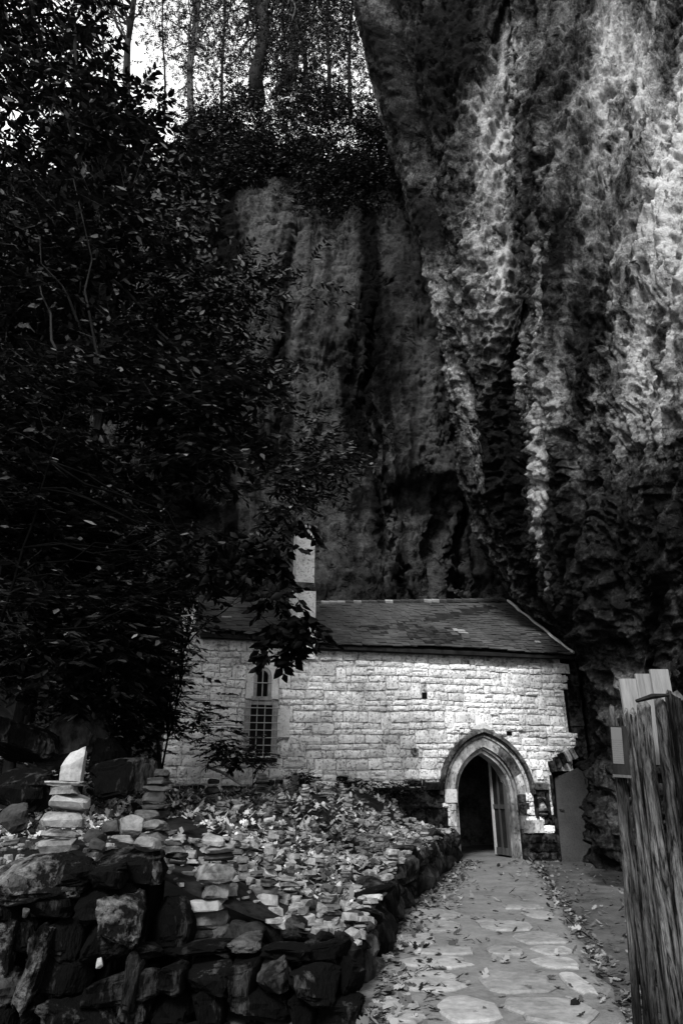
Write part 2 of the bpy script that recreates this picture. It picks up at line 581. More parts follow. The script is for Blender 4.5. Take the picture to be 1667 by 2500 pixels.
    pits = np.clip(fbm(p * np.array([1, 1, .7]) * 2.2 + 31, 2) - 0.42, 0, 1)
    d = d - 0.6 * pits
    edge = np.exp(-((cc_ - 1.0) / .35) ** 2)
    d = d * (1 - .45 * edge) * (1 - .75 * sstep(rr_, 8.8, 9.8) * (1 - sstep(cc_, 3.8, 5)))
    d = d - 1.1 * np.exp(-((cc_ - 1.42 - .03 * rr_) / .10) ** 2) * (1 - sstep(rr_, 3.2, 4.6))        # deep groove beside the outer edge
    d = d - .8 * np.exp(-((cc_ - 2.75) / .16) ** 2) * sstep(rr_, 4.5, 6)
    # pale stone and stain, with lit upper right, rib highlight and shaded foot painted in
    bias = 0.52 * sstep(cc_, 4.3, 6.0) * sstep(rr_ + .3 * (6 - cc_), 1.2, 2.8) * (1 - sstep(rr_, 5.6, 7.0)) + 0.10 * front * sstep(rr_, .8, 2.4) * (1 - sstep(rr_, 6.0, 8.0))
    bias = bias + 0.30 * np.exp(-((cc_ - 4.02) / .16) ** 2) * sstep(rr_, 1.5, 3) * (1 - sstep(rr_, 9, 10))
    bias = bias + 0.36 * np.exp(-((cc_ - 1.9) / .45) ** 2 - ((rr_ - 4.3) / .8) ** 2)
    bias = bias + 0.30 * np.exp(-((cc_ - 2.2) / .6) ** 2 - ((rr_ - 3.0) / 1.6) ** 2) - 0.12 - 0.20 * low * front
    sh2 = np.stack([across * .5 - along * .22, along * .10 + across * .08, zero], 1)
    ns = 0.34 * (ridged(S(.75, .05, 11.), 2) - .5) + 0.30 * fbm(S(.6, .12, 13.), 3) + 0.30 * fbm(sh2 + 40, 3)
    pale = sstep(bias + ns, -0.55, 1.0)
    flow = np.stack([shear, along * .14, zero + .3 * across], 1)
    n2 = n.reshape(-1, 3)
    if n2[:, 1].mean() > 0: n2 = -n2
    p = p + n2 * d[:, None]
    return A.shape, p, pale, flow


shape, pts, pale_, flow_ = right_cliff()
me = smooth(new_mesh("cliff_face", pts, grid_faces(shape[0], shape[1])))
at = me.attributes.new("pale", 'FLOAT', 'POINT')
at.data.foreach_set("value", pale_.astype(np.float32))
at = me.attributes.new("flow", 'FLOAT_VECTOR', 'POINT')
at.data.foreach_set("vector", flow_.astype(np.float32).ravel())
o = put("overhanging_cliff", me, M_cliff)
tag(o, kind="structure")


def back_cliff():
    X = np.linspace(-19, 9, 520)
    prof = [(-1, 22.4), (3, 22.6), (7, 22.9), (12, 22.9), (17, 22.6), (22, 22.8), (26, 23.2), (28.5, 24.0), (31, 25.0), (33.2, 26.8),
            (34.3, 30), (35, 36), (35.5, 46)]
    pr = catmull(np.array(prof), 620)
    Z = np.repeat(pr[:, 0][:, None], len(X), 1)
    Y = np.repeat(pr[:, 1][:, None], len(X), 1)
    XX = np.repeat(X[None, :], len(pr), 0)
    below = 1 - sstep(Z, 27, 31)
    Z = Z - 0.22 * np.clip(-6 - XX, 0, 6) * sstep(Z, 20, 30)
    wv = np.stack([XX.ravel() * .35, Z.ravel() * .35, XX.ravel() * 0], 1)
    warp = XX + (0.8 * fbm(wv, 4)).reshape(XX.shape)
    wall = np.exp(-((XX - 3.1) / 1.1) ** 4) * sstep(Z, 11.8, 12.6) * (1 - sstep(Z, 21, 24))
    Y = Y - 0.7 * wall
    for cx, w, dep, z0, z1 in ((1.35, 0.30, 1.4, 10, 22), (0.5, 0.25, 0.5, 12, 20), (4.75, 0.35, 2.0, 5, 26), (2.0, 0.22, 0.8, 5, 11.5),
                               (3.7, 0.25, 0.7, 5, 12), (-2.2, 0.3, 0.6, 12, 27), (-0.8, 0.3, 0.5, 6, 14), (-5.5, 0.5, 0.8, 8, 27)):
        Y = Y + dep * np.exp(-((warp - cx) / w) ** 2) * sstep(Z, z0 - 1, z0 + 1) * (1 - sstep(Z, z1 - 1.5, z1 + 1.5))
    Y = Y + 0.4 * (1 - sstep(Z, 11.6, 12.6)) * sstep(XX, 1, 2)
    # hollow with a hood above it
    Y = Y + 0.9 * np.exp(-((XX + 0.6) / 0.7) ** 2) * np.exp(-((Z - 17.2) / 0.9) ** 2)
    G = np.stack([XX, Y, Z], 2)
    n = grid_normals(G).reshape(-1, 3)
    if n[:, 1].mean() > 0: n = -n
    p = G.reshape(-1, 3)
    st = p * np.array([1, 1, 0.3])
    qn = fbm(p * np.array([.55, .55, .42]) + 70, 4) * 4
    qs = np.floor(qn) + sstep(qn - np.floor(qn), .4, .6)            # broken ledges and flakes
    d = 0.16 * (qs - qn) + 0.45 * fbm(st * 0.28 + 5, 3) + 0.10 * ridged(st * 0.7 + 2, 3) + 0.13 * fbm(p * np.array([.9, .9, 1.2]), 4, .6) + 0.05 * ridged(p * np.array([1.2, 1.2, 1.6]), 3) + 0.09 * fbm(p * np.array([2.2, 2.2, 3.2]), 3) + 0.05 * fbm(p * 6.0, 2)
    return G.shape, p + n * d[:, None]


shape, pts = back_cliff()
me = smooth(new_mesh("back_cliff", pts, grid_faces(shape[0], shape[1])))
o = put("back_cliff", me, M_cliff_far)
tag(o, kind="structure")

# ------------------------------------------------------------------ setting: ground
LINE = np.array([(0.08, 1.0), (0.10, 5.0), (0.14, 6.1), (0.50, 8.75), (1.08, 11.3), (1.75, 13.8), (2.38, 16.3), (2.72, 17.55)])   # foot of the retaining wall (x, Y)
EDGE_H = np.array([(5, 0.36), (6.4, 0.40), (8.75, 0.52), (11, 0.62), (14, 0.66), (17.6, 0.66)])


def wall_x(Y): return np.interp(Y, LINE[:, 1], LINE[:, 0])
def edge_h(Y): return np.interp(Y, EDGE_H[:, 0], EDGE_H[:, 1])


def terrace_h(x, Y):
    x = np.asarray(x, float); Y = np.asarray(Y, float)
    dl = wall_x(Y) - x
    hl = 1.02 + 0.048 * (Y - 6)
    w = sstep(dl, 0.25, 2.3)
    h = edge_h(Y) * (1 - w) + hl * w
    h = h + 0.55 * np.clip(-4.2 - x, 0, 3) + 1.15 * np.clip(-7.2 - x, 0, 9)
    q = np.stack([x.ravel() * 0.9, Y.ravel() * 0.9, x.ravel() * 0], 1)
    return h + (0.09 * fbm(q, 3)).reshape(x.shape)


yy = np.linspace(6.42, 23.5, 150)
tt = np.linspace(0, 1, 150) ** 1.5
YY = np.repeat(yy[:, None], 150, 1)
XX = wall_x(np.minimum(YY, 17.5)) - 0.18 - tt[None, :] * 18
ZZ = terrace_h(XX, YY)
me = smooth(new_mesh("leafy_slope", np.stack([XX, YY, ZZ], 2).reshape(-1, 3), grid_faces(150, 150)))
tag(put("leafy_slope", me, M_earth), kind="structure")

# one ground sheet
gx = np.concatenate([np.linspace(-120, -12, 12), np.linspace(-10, 14, 120), np.linspace(16, 120, 12)])
gy = np.concatenate([np.linspace(-120, -8, 12), np.linspace(-6, 24, 130), np.linspace(26, 120, 12)])
GX, GY = np.meshgrid(gx, gy)
q = np.stack([GX.ravel() * 0.8, GY.ravel() * 0.8, GX.ravel() * 0], 1)
GZ = (-0.05 + 0.025 * fbm(q, 3)).reshape(GX.shape)
me = smooth(new_mesh("ground", np.stack([GX, GY, GZ], 2).reshape(-1, 3), grid_faces(len(gy), len(gx))))
tag(put("ground", me, M_dirt), kind="structure")


def path_right(Y): return 0.86 + 0.2017 * Y


yy = np.linspace(-4, 17.86, 180)
uu = np.linspace(0, 1, 26)
L_ = wall_x(yy) - 0.25 * sstep(yy, 6.1, 6.8)
R_ = path_right(yy)
PX = L_[:, None] + (R_ - L_)[:, None] * uu[None, :]
PX[:, -1] += 0.03 * np.sin(yy * 3.1) + 0.02 * np.sin(yy * 7.7)
PY = np.repeat(yy[:, None], 26, 1)
q = np.stack([PX.ravel() * 1.3, PY.ravel() * 1.3, PX.ravel() * 0], 1)
PZ = (0.02 + 0.010 * fbm(q, 3)).reshape(PX.shape)
PXe = np.concatenate([PX, PX[:, -1:] + 0.015], 1)
PYe = np.concatenate([PY, PY[:, -1:]], 1)
PZe = np.concatenate([PZ, PZ[:, -1:] * 0 - 0.12], 1)
me = smooth(new_mesh("path", np.stack([PXe, PYe, PZe], 2).reshape(-1, 3), grid_faces(180, 27)))
path = tag(put("path", me, M_path), kind="structure")

# flags bedded in the path
def flag_mesh(poly, h=0.022):
    n = len(poly)
    c = Vector((sum(p[0] for p in poly) / n, sum(p[1] for p in poly) / n))
    vs, fs = [], []
    for k, (sc, z) in enumerate(((1.0, -0.03), (1.0, h * 0.35), (0.93, h), (0.5, h * 1.1))):
        for p in poly:
            vs.append((c.x + (p[0] - c.x) * sc, c.y + (p[1] - c.y) * sc, z + random.uniform(-.0015, .0015)))
    vs.append((c.x, c.y, h * 1.1))
    for k in range(3):
        for i in range(n):
            j = (i + 1) % n
            fs.append((k * n + i, k * n + j, (k + 1) * n + j, (k + 1) * n + i))
    for i in range(n): fs.append((3 * n + i, 3 * n + (i + 1) % n, 4 * n))
    return new_mesh("paving_stone", vs, fs)


Y0 = 4.6
while Y0 < 11.0:
    dY = random.uniform(0.46, 0.86)
    xl, xr = float(wall_x(Y0)) + 0.05, path_right(Y0)
    x = xl + random.uniform(0, 0.25)
    while x < xr - 0.2:
        w = random.uniform(0.34, 0.85)
        x1 = min(x + w, xr - 0.02)
        cx, cy, hw, hh = (x + x1) / 2, Y0 + dY / 2, (x1 - x) / 2 - 0.022, dY / 2 - 0.02
        drop = .16 if Y0 < 9 else .35
        if hw > 0.1 and (random.random() > drop or x1 > xr - 0.1):
            poly = []
            m = 13
            for i in range(m):
                a = 2 * math.pi * i / m + random.uniform(-.12, .12)
                ca, sa = math.cos(a), math.sin(a)
                ex = random.uniform(.6, .95)
                poly.append((hw * math.copysign(abs(ca) ** ex, ca) * random.uniform(.74, 1.08),
                             hh * math.copysign(abs(sa) ** ex, sa) * random.uniform(.74, 1.08)))
            if x1 > xr - 0.1:
                poly = [(min(px_, hw), py_) for px_, py_ in poly]
            put("paving_stone", flag_mesh(poly), M_flag, path, loc=(cx, cy, 0.022))
        x = x1 + random.uniform(0, .03)
    Y0 += dY

# ------------------------------------------------------------------ chapel
ORG = Vector((3.488, 17.867, 0.0))
ANG = math.radians(10.76)
chapel = empty("chapel", "pale stone chapel with slate roof and pointed portal under the cliff", "chapel", ORG, (0, 0, ANG))
CM = Matrix.Translation(ORG) @ Matrix.Rotation(ANG, 4, 'Z')
AC, IW, IH, ISP = 0.09, 0.69, 1.00, 1.42      # opening: centre, half width, rise, springing height
OW, OH, OSP = 1.22, 1.53, 1.45                # outer line of the hood mould


def arch_half(z, w, h, sp):
    """half width of a pointed arch at height z"""
    if z <= sp: return w
    R = (w * w + h * h) / (2 * w)
    dz = z - sp
    if dz >= h: return 0.0
    return math.sqrt(R * R - dz * dz) - (R - w)


def arch_pts(w, h, sp, n=16, bottom=None):
    """outline from left spring over the apex to right spring, around centre AC"""
    R = (w * w + h * h) / (2 * w)
    a1 = math.asin(h / R)
    L = [(-(R * math.cos(a1 * i / n) - (R - w)), sp + R * math.sin(a1 * i / n)) for i in range(n + 1)]
    Rr = [(-x, z) for x, z in L[::-1][1:]]
    pts = L + Rr
    if bottom is not None:
        pts = [(-w, bottom)] + pts + [(w, bottom)]
    return [(AC + x, z) for x, z in pts]


TH = 0.75
TOP_R, TOP_L, TOP_LL = 4.93, 5.10, 5.22
# openings in the wall body: (s0, s1, z0, z1)
WIN_U = (-5.665, -5.37, 3.66, 4.30)
WIN_L = (-5.80, -5.235, 2.25, 3.46)
core = MB()
core_dark = MB()


def wall_piece(s0, s1, z0, z1, y0=0.05):
    (core_dark if (z1 <= 0.81 or (z1 <= 1.61 and s1 < 0.1)) else core).box(s0, s1, y0, TH, z0, z1)


# right part, with the arch cut out in bands
zs = [0, 0.8, 1.45, 1.6] + [1.6 + 0.1 * i for i in range(1, 14)]
for z0, z1 in zip(zs[:-1], zs[1:]):
    hw = arch_half((z0 + z1) / 2, OW - 0.12, OH - 0.1, 1.45)
    if hw <= 0.02: wall_piece(-4.2, 2.48, z0, z1)
    else:
        wall_piece(-4.2, AC - hw, z0, z1)
        wall_piece(AC + hw, 1.86 if z1 < 2.1 else 2.48, z0, z1)
wall_piece(-4.2, 2.48, zs[-1], TOP_R)
# left part around the two windows
for s0, s1, z0, z1 in ((-7.75, -5.9, 0, TOP_L), (-5.14, -4.2, 0, TOP_L), (-5.9, -5.14, 0, WIN_L[2]), (-5.9, WIN_L[0], WIN_L[2], WIN_L[3]),
                       (WIN_L[1], -5.14, WIN_L[2], WIN_L[3]), (-5.9, -5.14, WIN_L[3], WIN_U[2]), (-5.9, WIN_U[0], WIN_U[2], WIN_U[3]),
                       (WIN_U[1], -5.14, WIN_U[2], WIN_U[3]), (-5.9, -5.14, WIN_U[3], TOP_L)):
    wall_piece(s0, s1, z0, z1)
wall = core.build("wall", M_mortar, chapel)
o = core_dark.build("wall_footing", M_mossy, chapel); o["kind"] = "stuff"

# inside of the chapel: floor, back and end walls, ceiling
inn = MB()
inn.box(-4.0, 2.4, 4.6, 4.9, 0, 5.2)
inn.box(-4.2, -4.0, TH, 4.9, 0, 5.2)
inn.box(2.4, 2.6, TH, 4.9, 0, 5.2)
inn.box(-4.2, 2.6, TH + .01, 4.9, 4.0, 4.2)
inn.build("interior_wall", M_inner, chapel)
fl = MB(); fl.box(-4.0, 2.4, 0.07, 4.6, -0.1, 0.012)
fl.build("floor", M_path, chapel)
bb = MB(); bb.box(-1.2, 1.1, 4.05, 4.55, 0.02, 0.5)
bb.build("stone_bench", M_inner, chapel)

# stone blocks
def block_variant(k):
    r = random.Random(100 + k)
    nx, nz = 5, 4
    V, F = [], []
    idx = {}
    for j in range(nz):
        for i in range(nx):
            x, z = -0.5 + i / (nx - 1), -0.5 + j / (nz - 1)
            edge = i in (0, nx - 1) or j in (0, nz - 1)
            corner = i in (0, nx - 1) and j in (0, nz - 1)
            if edge:
                k_ = 0.04 if not corner else 0.065
                x -= math.copysign(r.uniform(0, k_), x) if abs(x) > .01 else 0
                z -= math.copysign(r.uniform(0, 0.09 if not corner else .12), z) if abs(z) > .01 else 0
                y = r.uniform(-0.05, 0.35)
            else:
                x += r.uniform(-.05, .05); z += r.uniform(-.05, .05)
                y = r.uniform(-0.32, -0.12)
            idx[i, j] = len(V); V.append((x, y, z))
    for j in range(nz - 1):
        for i in range(nx - 1):
            F.append((idx[i, j], idx[i + 1, j], idx[i + 1, j + 1], idx[i, j + 1]))
    ring = [(i, 0) for i in range(nx)] + [(nx - 1, j) for j in range(1, nz)] + [(i, nz - 1) for i in range(nx - 2, -1, -1)] + [(0, j) for j in range(nz - 2, 0, -1)]
    base = len(V)
    for q in ring:
        v = V[idx[q]]
        V.append((v[0] * 1.03, 1.0, v[2] * 1.03))
    for a in range(len(ring)):
        b = (a + 1) % len(ring)
        F.append((idx[ring[b]], idx[ring[a]], base + a, base + b))
    me = new_mesh("stone", V, F)
    me.materials.append(M_wall)
    return me


BLOCKS = [block_variant(k) for k in range(40)]
KEEP_OUT = [(-5.92, -5.11, 3.56, 4.44), (-5.91, -4.85, 2.72, 3.36), (-5.91, -5.12, 2.2, 3.55),               # window surrounds
            (-1.465, -1.31, 3.69, 3.87), (0.745, 0.91, 2.83, 2.94), (1.09, 1.30, 2.83, 2.945),   # putlog holes
            (-1.81, -1.62, 2.34, 2.52), (1.30, 1.70, 0.90, 1.62), (2.40, 2.7, 2.95, 3.95), (1.80, 2.9, -0.1, 2.30),
            (-1.47, -0.93, 1.5, 1.74), (1.33, 1.85, 1.5, 1.75), (-0.99, -0.6, 1.27, 1.55)]
stones = []          # (s0, s1, z0, z1)
rr = random.Random(21)
courses = []
z = 0.0
while z < TOP_LL:
    h = rr.choice([0.12, 0.15, 0.17, 0.19, 0.21, 0.26]) * rr.uniform(.92, 1.08)
    if z > 3.2: h *= 1.06
    courses.append((z, h))
    z += h
taken = []
for ci, (z, h) in enumerate(courses):
    s = -7.72 + rr.uniform(-.3, 0)
    nxt_taken = []
    while s < 2.6:
        w = rr.choice([rr.uniform(.12, .22), rr.uniform(.22, .42), rr.uniform(.3, .6)]) * (1.15 if h > .2 else 1)
        s0, s1 = s, s + w
        s += w
        hit = [t_ for t_ in taken if t_[0] < s1 - .02 and t_[1] > s0 + .02]
        if hit:
            t_ = hit[0]
            if s0 >= t_[0] - .02: s = max(t_[1], s0 + .03); continue
            s1 = t_[0]; s = t_[1]
        hh = h
        if rr.random() < .13 and s1 - s0 > .2 and ci + 1 < len(courses) and h + courses[ci + 1][1] < .44 and z > .3:
            hh = h + courses[ci + 1][1]
            nxt_taken.append((s0, s1))
        zc = z + hh / 2
        top = TOP_LL if s1 < -7.1 else (TOP_L if s1 < -4.2 else TOP_R + .02)
        if z + hh > top + 0.05: continue
        s0 = max(s0, -7.72)
        right_end = 2.66 if z > 2.3 else 1.86
        s1 = min(s1, right_end + 0.06 * math.sin(z * 23))
        hw = arch_half(z + .03, OW - 0.03, OH - 0.03, OSP) if zc > 1.5 else IW + 0.27
        pieces = [(s0, s1)]
        cuts = [(AC - hw, AC + hw)] if hw > 0 else []
        for a0, a1, b0, b1 in KEEP_OUT:
            if min(z + hh, b1) - max(z, b0) > 0.35 * min(hh, b1 - b0): cuts.append((a0, a1))
        for c0, c1 in cuts:
            nxt = []
            for p0, p1 in pieces:
                if c1 <= p0 or c0 >= p1: nxt.append((p0, p1)); continue
                if c0 - p0 > 0.05: nxt.append((p0, c0))
                if p1 - c1 > 0.05: nxt.append((c1, p1))
            pieces = nxt
        for p0, p1 in pieces:
            if p1 - p0 > 0.05:
                if rr.random() < 0.14 and hh > 0.18:
                    f_ = rr.uniform(.38, .62)
                    stones.append((p0, p1, z, z + hh * f_)); stones.append((p0, p1, z + hh * f_, z + hh))
                else:
                    stones.append((p0, p1, z, z + hh))
    taken = nxt_taken


def course_dip(s, z):
    return 0.03 * math.sin(s * 0.9 + z * 0.7) + 0.016 * math.sin(s * 2.3 + z * 3.1)


def mossy_here(s, z):
    w = 0.12 * math.sin(s * 3.3) + 0.10 * math.sin(s * 7.1 + 1)
    if s < -1.0 and z < 1.66 + w * .8: return True
    if s > 0.9 and z < 0.52 + w * .3: return True
    if 1.62 < s < 1.9 and z < 0.95: return True
    return False


def seen(st):
    s0, s1, z0, z1 = st
    a = (s1 - s0) * (z1 - z0)
    if s0 < -6.6: a *= 0.3
    if s0 < -1 and z1 < 1.3: a *= 0.05
    if s0 < -4.5 and z1 < 2.2: a *= 0.05
    return -a


stones.sort(key=seen)
rest = MB()
for i, (s0, s1, z0, z1) in enumerate(stones):
    w, h = s1 - s0 - rr.uniform(0.0, 0.010), z1 - z0 - rr.uniform(0.0, 0.010)
    sc, zc = (s0 + s1) / 2, (z0 + z1) / 2 + course_dip((s0 + s1) / 2, (z0 + z1) / 2) * (0 if z0 < .1 else 1)
    me = BLOCKS[rr.randrange(len(BLOCKS))]
    y = rr.choice([rr.uniform(0.0, 0.015), rr.uniform(0.0, 0.035)])
    if i < 299:
        o = put("stone", me, None, wall, (sc, y, zc), (0, rr.uniform(-.022, .022), 0), (w * rr.choice([1, -1]), 0.05, h))
        if o.scale[0] < 0:                       # turned, not mirrored
            o.scale[0] = -o.scale[0]
        if mossy_here(sc, zc): own_mat(o, M_mossy)
    else:
        M = Matrix.Translation((sc, y, zc)) @ Matrix.Diagonal((w, 0.05, h, 1))
        tgt = rest if not mossy_here(sc, zc) else None
        if tgt is None:
            if 'rest_dark' not in globals(): rest_dark = MB()
            tgt = rest_dark
        tgt.add([M @ v.co for v in me.vertices], [tuple(p.vertices) for p in me.polygons])
o = rest.build("small_stones", M_wall, wall); o["kind"] = "stuff"
if 'rest_dark' in globals():
    o = rest_dark.build("mossy_stones", M_mossy, wall); o["kind"] = "stuff"


# --- portal
portal = bpy.data.objects.new("portal", None); COL.objects.link(portal); portal.parent = chapel


def sweep(profile_in, profile_out, y0, y1, nm, m, parent, i0=0, i1=None):
    """solid between two outlines (same count) from depth y0 (front) to y1"""
    a, b = profile_in, profile_out
    n = len(a)
    V = [(x, y0, z) for x, z in a] + [(x, y0, z) for x, z in b] + [(x, y1, z) for x, z in a] + [(x, y1, z) for x, z in b]
    F = []
    for i in range(n - 1):
        F += [(i, i + 1, n + i + 1, n + i), (2 * n + i, 3 * n + i, 3 * n + i + 1, 2 * n + i + 1),
              (i, 2 * n + i, 2 * n + i + 1, i + 1), (n + i, n + i + 1, 3 * n + i + 1, 3 * n + i)]
    F += [(0, n, 3 * n, 2 * n), (n - 1, 3 * n - 1, 4 * n - 1, 2 * n - 1)]
    return put(nm, new_mesh(nm, V, F), m, parent)


def outline(k, bottom=None, n=18):
    """k = 0 at the opening, 1 at the hood's outer line"""
    return arch_pts(IW + (OW - IW) * k, IH + (OH - IH) * k, ISP + (OSP - ISP) * k, n, bottom)


# stepped orders of the arch, each voussoir a stone of its own
def order(k0, k1, y0, y1, nm, m, cuts, bottom=None):
    A, B = outline(k0, bottom), outline(k1, bottom)
    n = len(A)
    idx = [int(round(t * (n - 1))) for t in cuts]
    for a, b in zip(idx[:-1], idx[1:]):
        o = sweep(A[a:b + 1], B[a:b + 1], y0 + random.uniform(-.006, .006), y1, nm, m, portal)
        mb = o.data
        cx = sum(v.co.x for v in mb.vertices) / len(mb.vertices); cz = sum(v.co.z for v in mb.vertices) / len(mb.vertices)
        for v in mb.vertices:                   # fine joint
            v.co.x = cx + (v.co.x - cx) * 0.988; v.co.z = cz + (v.co.z - cz) * 0.992


order(0.0, 0.13, 0.20, 0.62, "inner_order", M_dress, [0, .1, .22, .34, .5, .66, .78, .9, 1], 0.0)
order(0.15, 0.23, 0.11, 0.55, "roll_moulding", M_dress, [0, .1, .22, .36, .5, .64, .78, .9, 1], 0.0)
order(0.25, 0.66, 0.035, 0.5, "voussoir", M_dress, [0, .16, .27, .39, .5, .53, .63, .74, .86, 1])
order(0.68, 0.76, 0.0, 0.5, "fillet", M_dress, [0, .25, .5, .75, 1])
order(0.77, 0.86, 0.05, 0.5, "hollow_moulding", M_hood, [0, .25, .5, .75, 1])
order(0.87, 1.03, -0.10, 0.4, "hood_mould", M_hood, [0, .2, .37, .5, .63, .8, 1])
# some stones of the ring are stained dark
for o in list(portal.children):
    if o.name.startswith("voussoir"):
        cx = sum(v.co.x for v in o.data.vertices) / len(o.data.vertices); cz = sum(v.co.z for v in o.data.vertices) / len(o.data.vertices)
        if 0.35 < cx < 0.95 and cz > 2.05: own_mat(o, M_hood)
# jamb blocks below the arch, quoins of mixed length
for side in (-1, 1):
    zb = 0.0
    while zb < 1.44:
        hh = random.uniform(0.26, 0.4)
        hh = min(hh, 1.46 - zb)
        if 1.46 - zb - hh < 0.12: hh = 1.46 - zb
        k0, wid = 0.25 * (OW - IW) + IW, random.choice([0.16, 0.26, 0.2])
        x0, x1 = (AC - k0 - wid, AC - k0 + .003) if side < 0 else (AC + k0 - .003, AC + k0 + wid)
        b = MB(); b.box(x0 + .004, x1 - .004, 0.02 + random.uniform(-.01, .01), 0.5, zb + .006, zb + hh - .006)
        mat_ = M_mossy if (zb < 0.35 or (side > 0 and .95 < zb < 1.3)) else M_dress
        b.build("jamb_stone", mat_, portal)
        zb += hh
b = MB(); b.box(-1.0, -0.70, -0.02, 0.3, 1.27, 1.57); b.build("plaster_patch", M_plaster, portal)
b = MB(); b.box(0.96, 1.47, -0.03, 0.3, 0.59, 0.87); b.build("white_block", M_dress, portal)
# hood stops
for x0, x1 in ((-1.46, -1.04), (1.30, 1.66)):
    b = MB()
    b.add([(x0, -.12, 1.56), (x1, -.12, 1.56), (x1, -.16, 1.70), (x0, -.16, 1.70), (x0, .1, 1.54), (x1, .1, 1.54), (x1, .1, 1.74), (x0, .1, 1.74)],
          [(0, 1, 2, 3), (4, 7, 6, 5), (0, 4, 5, 1), (3, 2, 6, 7), (0, 3, 7, 4), (1, 5, 6, 2)])
    b.build("hood_stop", M_hood if x0 > 0 else M_boulder, portal)
# plaster fillet over the apex
b = MB()
b.add([(AC - .3, -.02, 2.98), (AC + .3, -.02, 2.96), (AC + .06, -.05, 3.14), (AC - .1, -.04, 3.12), (AC - .3, .06, 2.9), (AC + .3, .06, 2.9), (AC + .06, .06, 3.14), (AC - .1, .06, 3.12)],
      [(0, 1, 2, 3), (4, 7, 6, 5), (0, 4, 5, 1), (3, 2, 6, 7), (0, 3, 7, 4), (1, 5, 6, 2)])
b.build("apex_mortar", M_plaster, portal)

# --- door leaf, swung inward on the right jamb
leaf = bpy.data.objects.new("door_leaf", None); COL.objects.link(leaf); leaf.parent = chapel
leaf.location = (AC + IW - .02, 0.42, 0.06); leaf.rotation_euler = (0, 0, math.radians(-80))


def leaf_top(x):         # x: distance from the hinge, 0..0.68
    return ISP + .02 + math.sqrt(max(0.0, 1.07 ** 2 - (1.07 - x) ** 2)) * .92 if x > .03 else ISP + 0.2


for x0, x1, nm, yo, m in ((0.0, 0.08, "stile", -.03, M_door_wood), (0.60, 0.68, "stile", -.03, M_iron), (0.31, 0.37, "stile", -.025, M_door_wood),
                          (0.08, 0.31, "panel", 0, M_dark_iron), (0.37, 0.60, "panel", 0, M_dark_iron)):
    b = MB()
    t0, t1 = leaf_top(x0), leaf_top(x1)
    xa, xb = -x1 + .002, -x0 - .002
    b.add([(xa, yo, 0), (xb, yo, 0), (xb, yo, t0), (xa, yo, t1), (xa, .02, 0), (xb, .02, 0), (xb, .02, t0), (xa, .02, t1)],
          [(0, 1, 2, 3), (4, 7, 6, 5), (0, 4, 5, 1), (3, 2, 6, 7), (0, 3, 7, 4), (1, 5, 6, 2)])
    b.build(nm, m, leaf)
for z0, z1 in ((0.0, 0.16), (1.05, 1.15)):
    for xa, xb in ((-0.6, -0.372), (-0.308, -0.082)):
        b = MB(); b.box(xa, xb, -.028, .018, z0, z1); b.build("rail", M_door_wood, leaf)

# --- niche with a worn basin
niche = bpy.data.objects.new("niche", None); COL.objects.link(niche); niche.parent = chapel
b = MB()
b.box(1.31, 1.37, -.06, .3, .92, 1.5); b.box(1.63, 1.69, -.06, .3, .92, 1.5); b.box(1.31, 1.69, -.075, .3, 1.5, 1.6)
b.build("niche_frame", M_mossy, niche)
bk = MB(); bk.box(1.37, 1.63, .2, .3, .92, 1.5); bk.build("niche_back", M_mossy, niche)
A = [(1.5 + .13 * math.cos(math.pi * (1 - i / 10)), 1.22 + .16 * math.sin(math.pi * i / 10)) for i in range(11)]
B = [(1.5 + .10 * math.cos(math.pi * (1 - i / 10)), 1.22 + .125 * math.sin(math.pi * i / 10)) for i in range(11)]
sweep(B, A, -.04, .2, "niche_arch", M_dark_iron, niche)
bz = MB()
prof = [(0.03, .93), (.09, .95), (.13, 1.0), (.10, 1.03), (.15, 1.08), (.15, 1.14), (.12, 1.14), (.08, 1.09)]
for i in range(len(prof) - 1):
    for k in range(12):
        a0, a1 = 2 * math.pi * k / 12, 2 * math.pi * (k + 1) / 12
        (r0, z0), (r1, z1) = prof[i], prof[i + 1]
        bz.add([(1.5 + r0 * math.cos(a0), .02 + r0 * math.sin(a0), z0), (1.5 + r0 * math.cos(a1), .02 + r0 * math.sin(a1), z0),
                (1.5 + r1 * math.cos(a1), .02 + r1 * math.sin(a1), z1), (1.5 + r1 * math.cos(a0), .02 + r1 * math.sin(a0), z1)], [(0, 1, 2, 3)])
bz.build("basin", M_hood, niche, sm=True)

# --- carved ring in the wall, loose dark stones
ring_mb = MB()
for k in range(10):
    a0, a1 = 2 * math.pi * k / 10, 2 * math.pi * (k + 1) / 10
    for r0, r1, y0, y1 in ((.04, .085, -.03, -.03), (.085, .085, -.03, .06), (.04, .04, .06, -.03)):
        ring_mb.add([(-1.715 + r0 * math.cos(a0), y0, 2.43 + r0 * math.sin(a0)), (-1.715 + r0 * math.cos(a1), y0, 2.43 + r0 * math.sin(a1)),
                     (-1.715 + r1 * math.cos(a1), y1, 2.43 + r1 * math.sin(a1)), (-1.715 + r1 * math.cos(a0), y1, 2.43 + r1 * math.sin(a0))], [(0, 1, 2, 3)])
ring_mb.build("stone_ring", M_hood, wall)
for s_, z_, w_, h_ in ((-0.52, 3.06, .28, .12), (-0.62, 2.97, .2, .09), (0.92, 3.02, .22, .1), (.45, 3.36, .26, .09), (1.13, 3.0, .2, .1)):
    put("dark_stone", BLOCKS[int(abs(s_) * 10) % 20].copy(), None, wall, (s_, -.012, z_), (0, .1, 0), (w_, .07, h_))
    own_mat(bpy.context.scene.objects[-1] if False else wall.children[-1], M_hood)
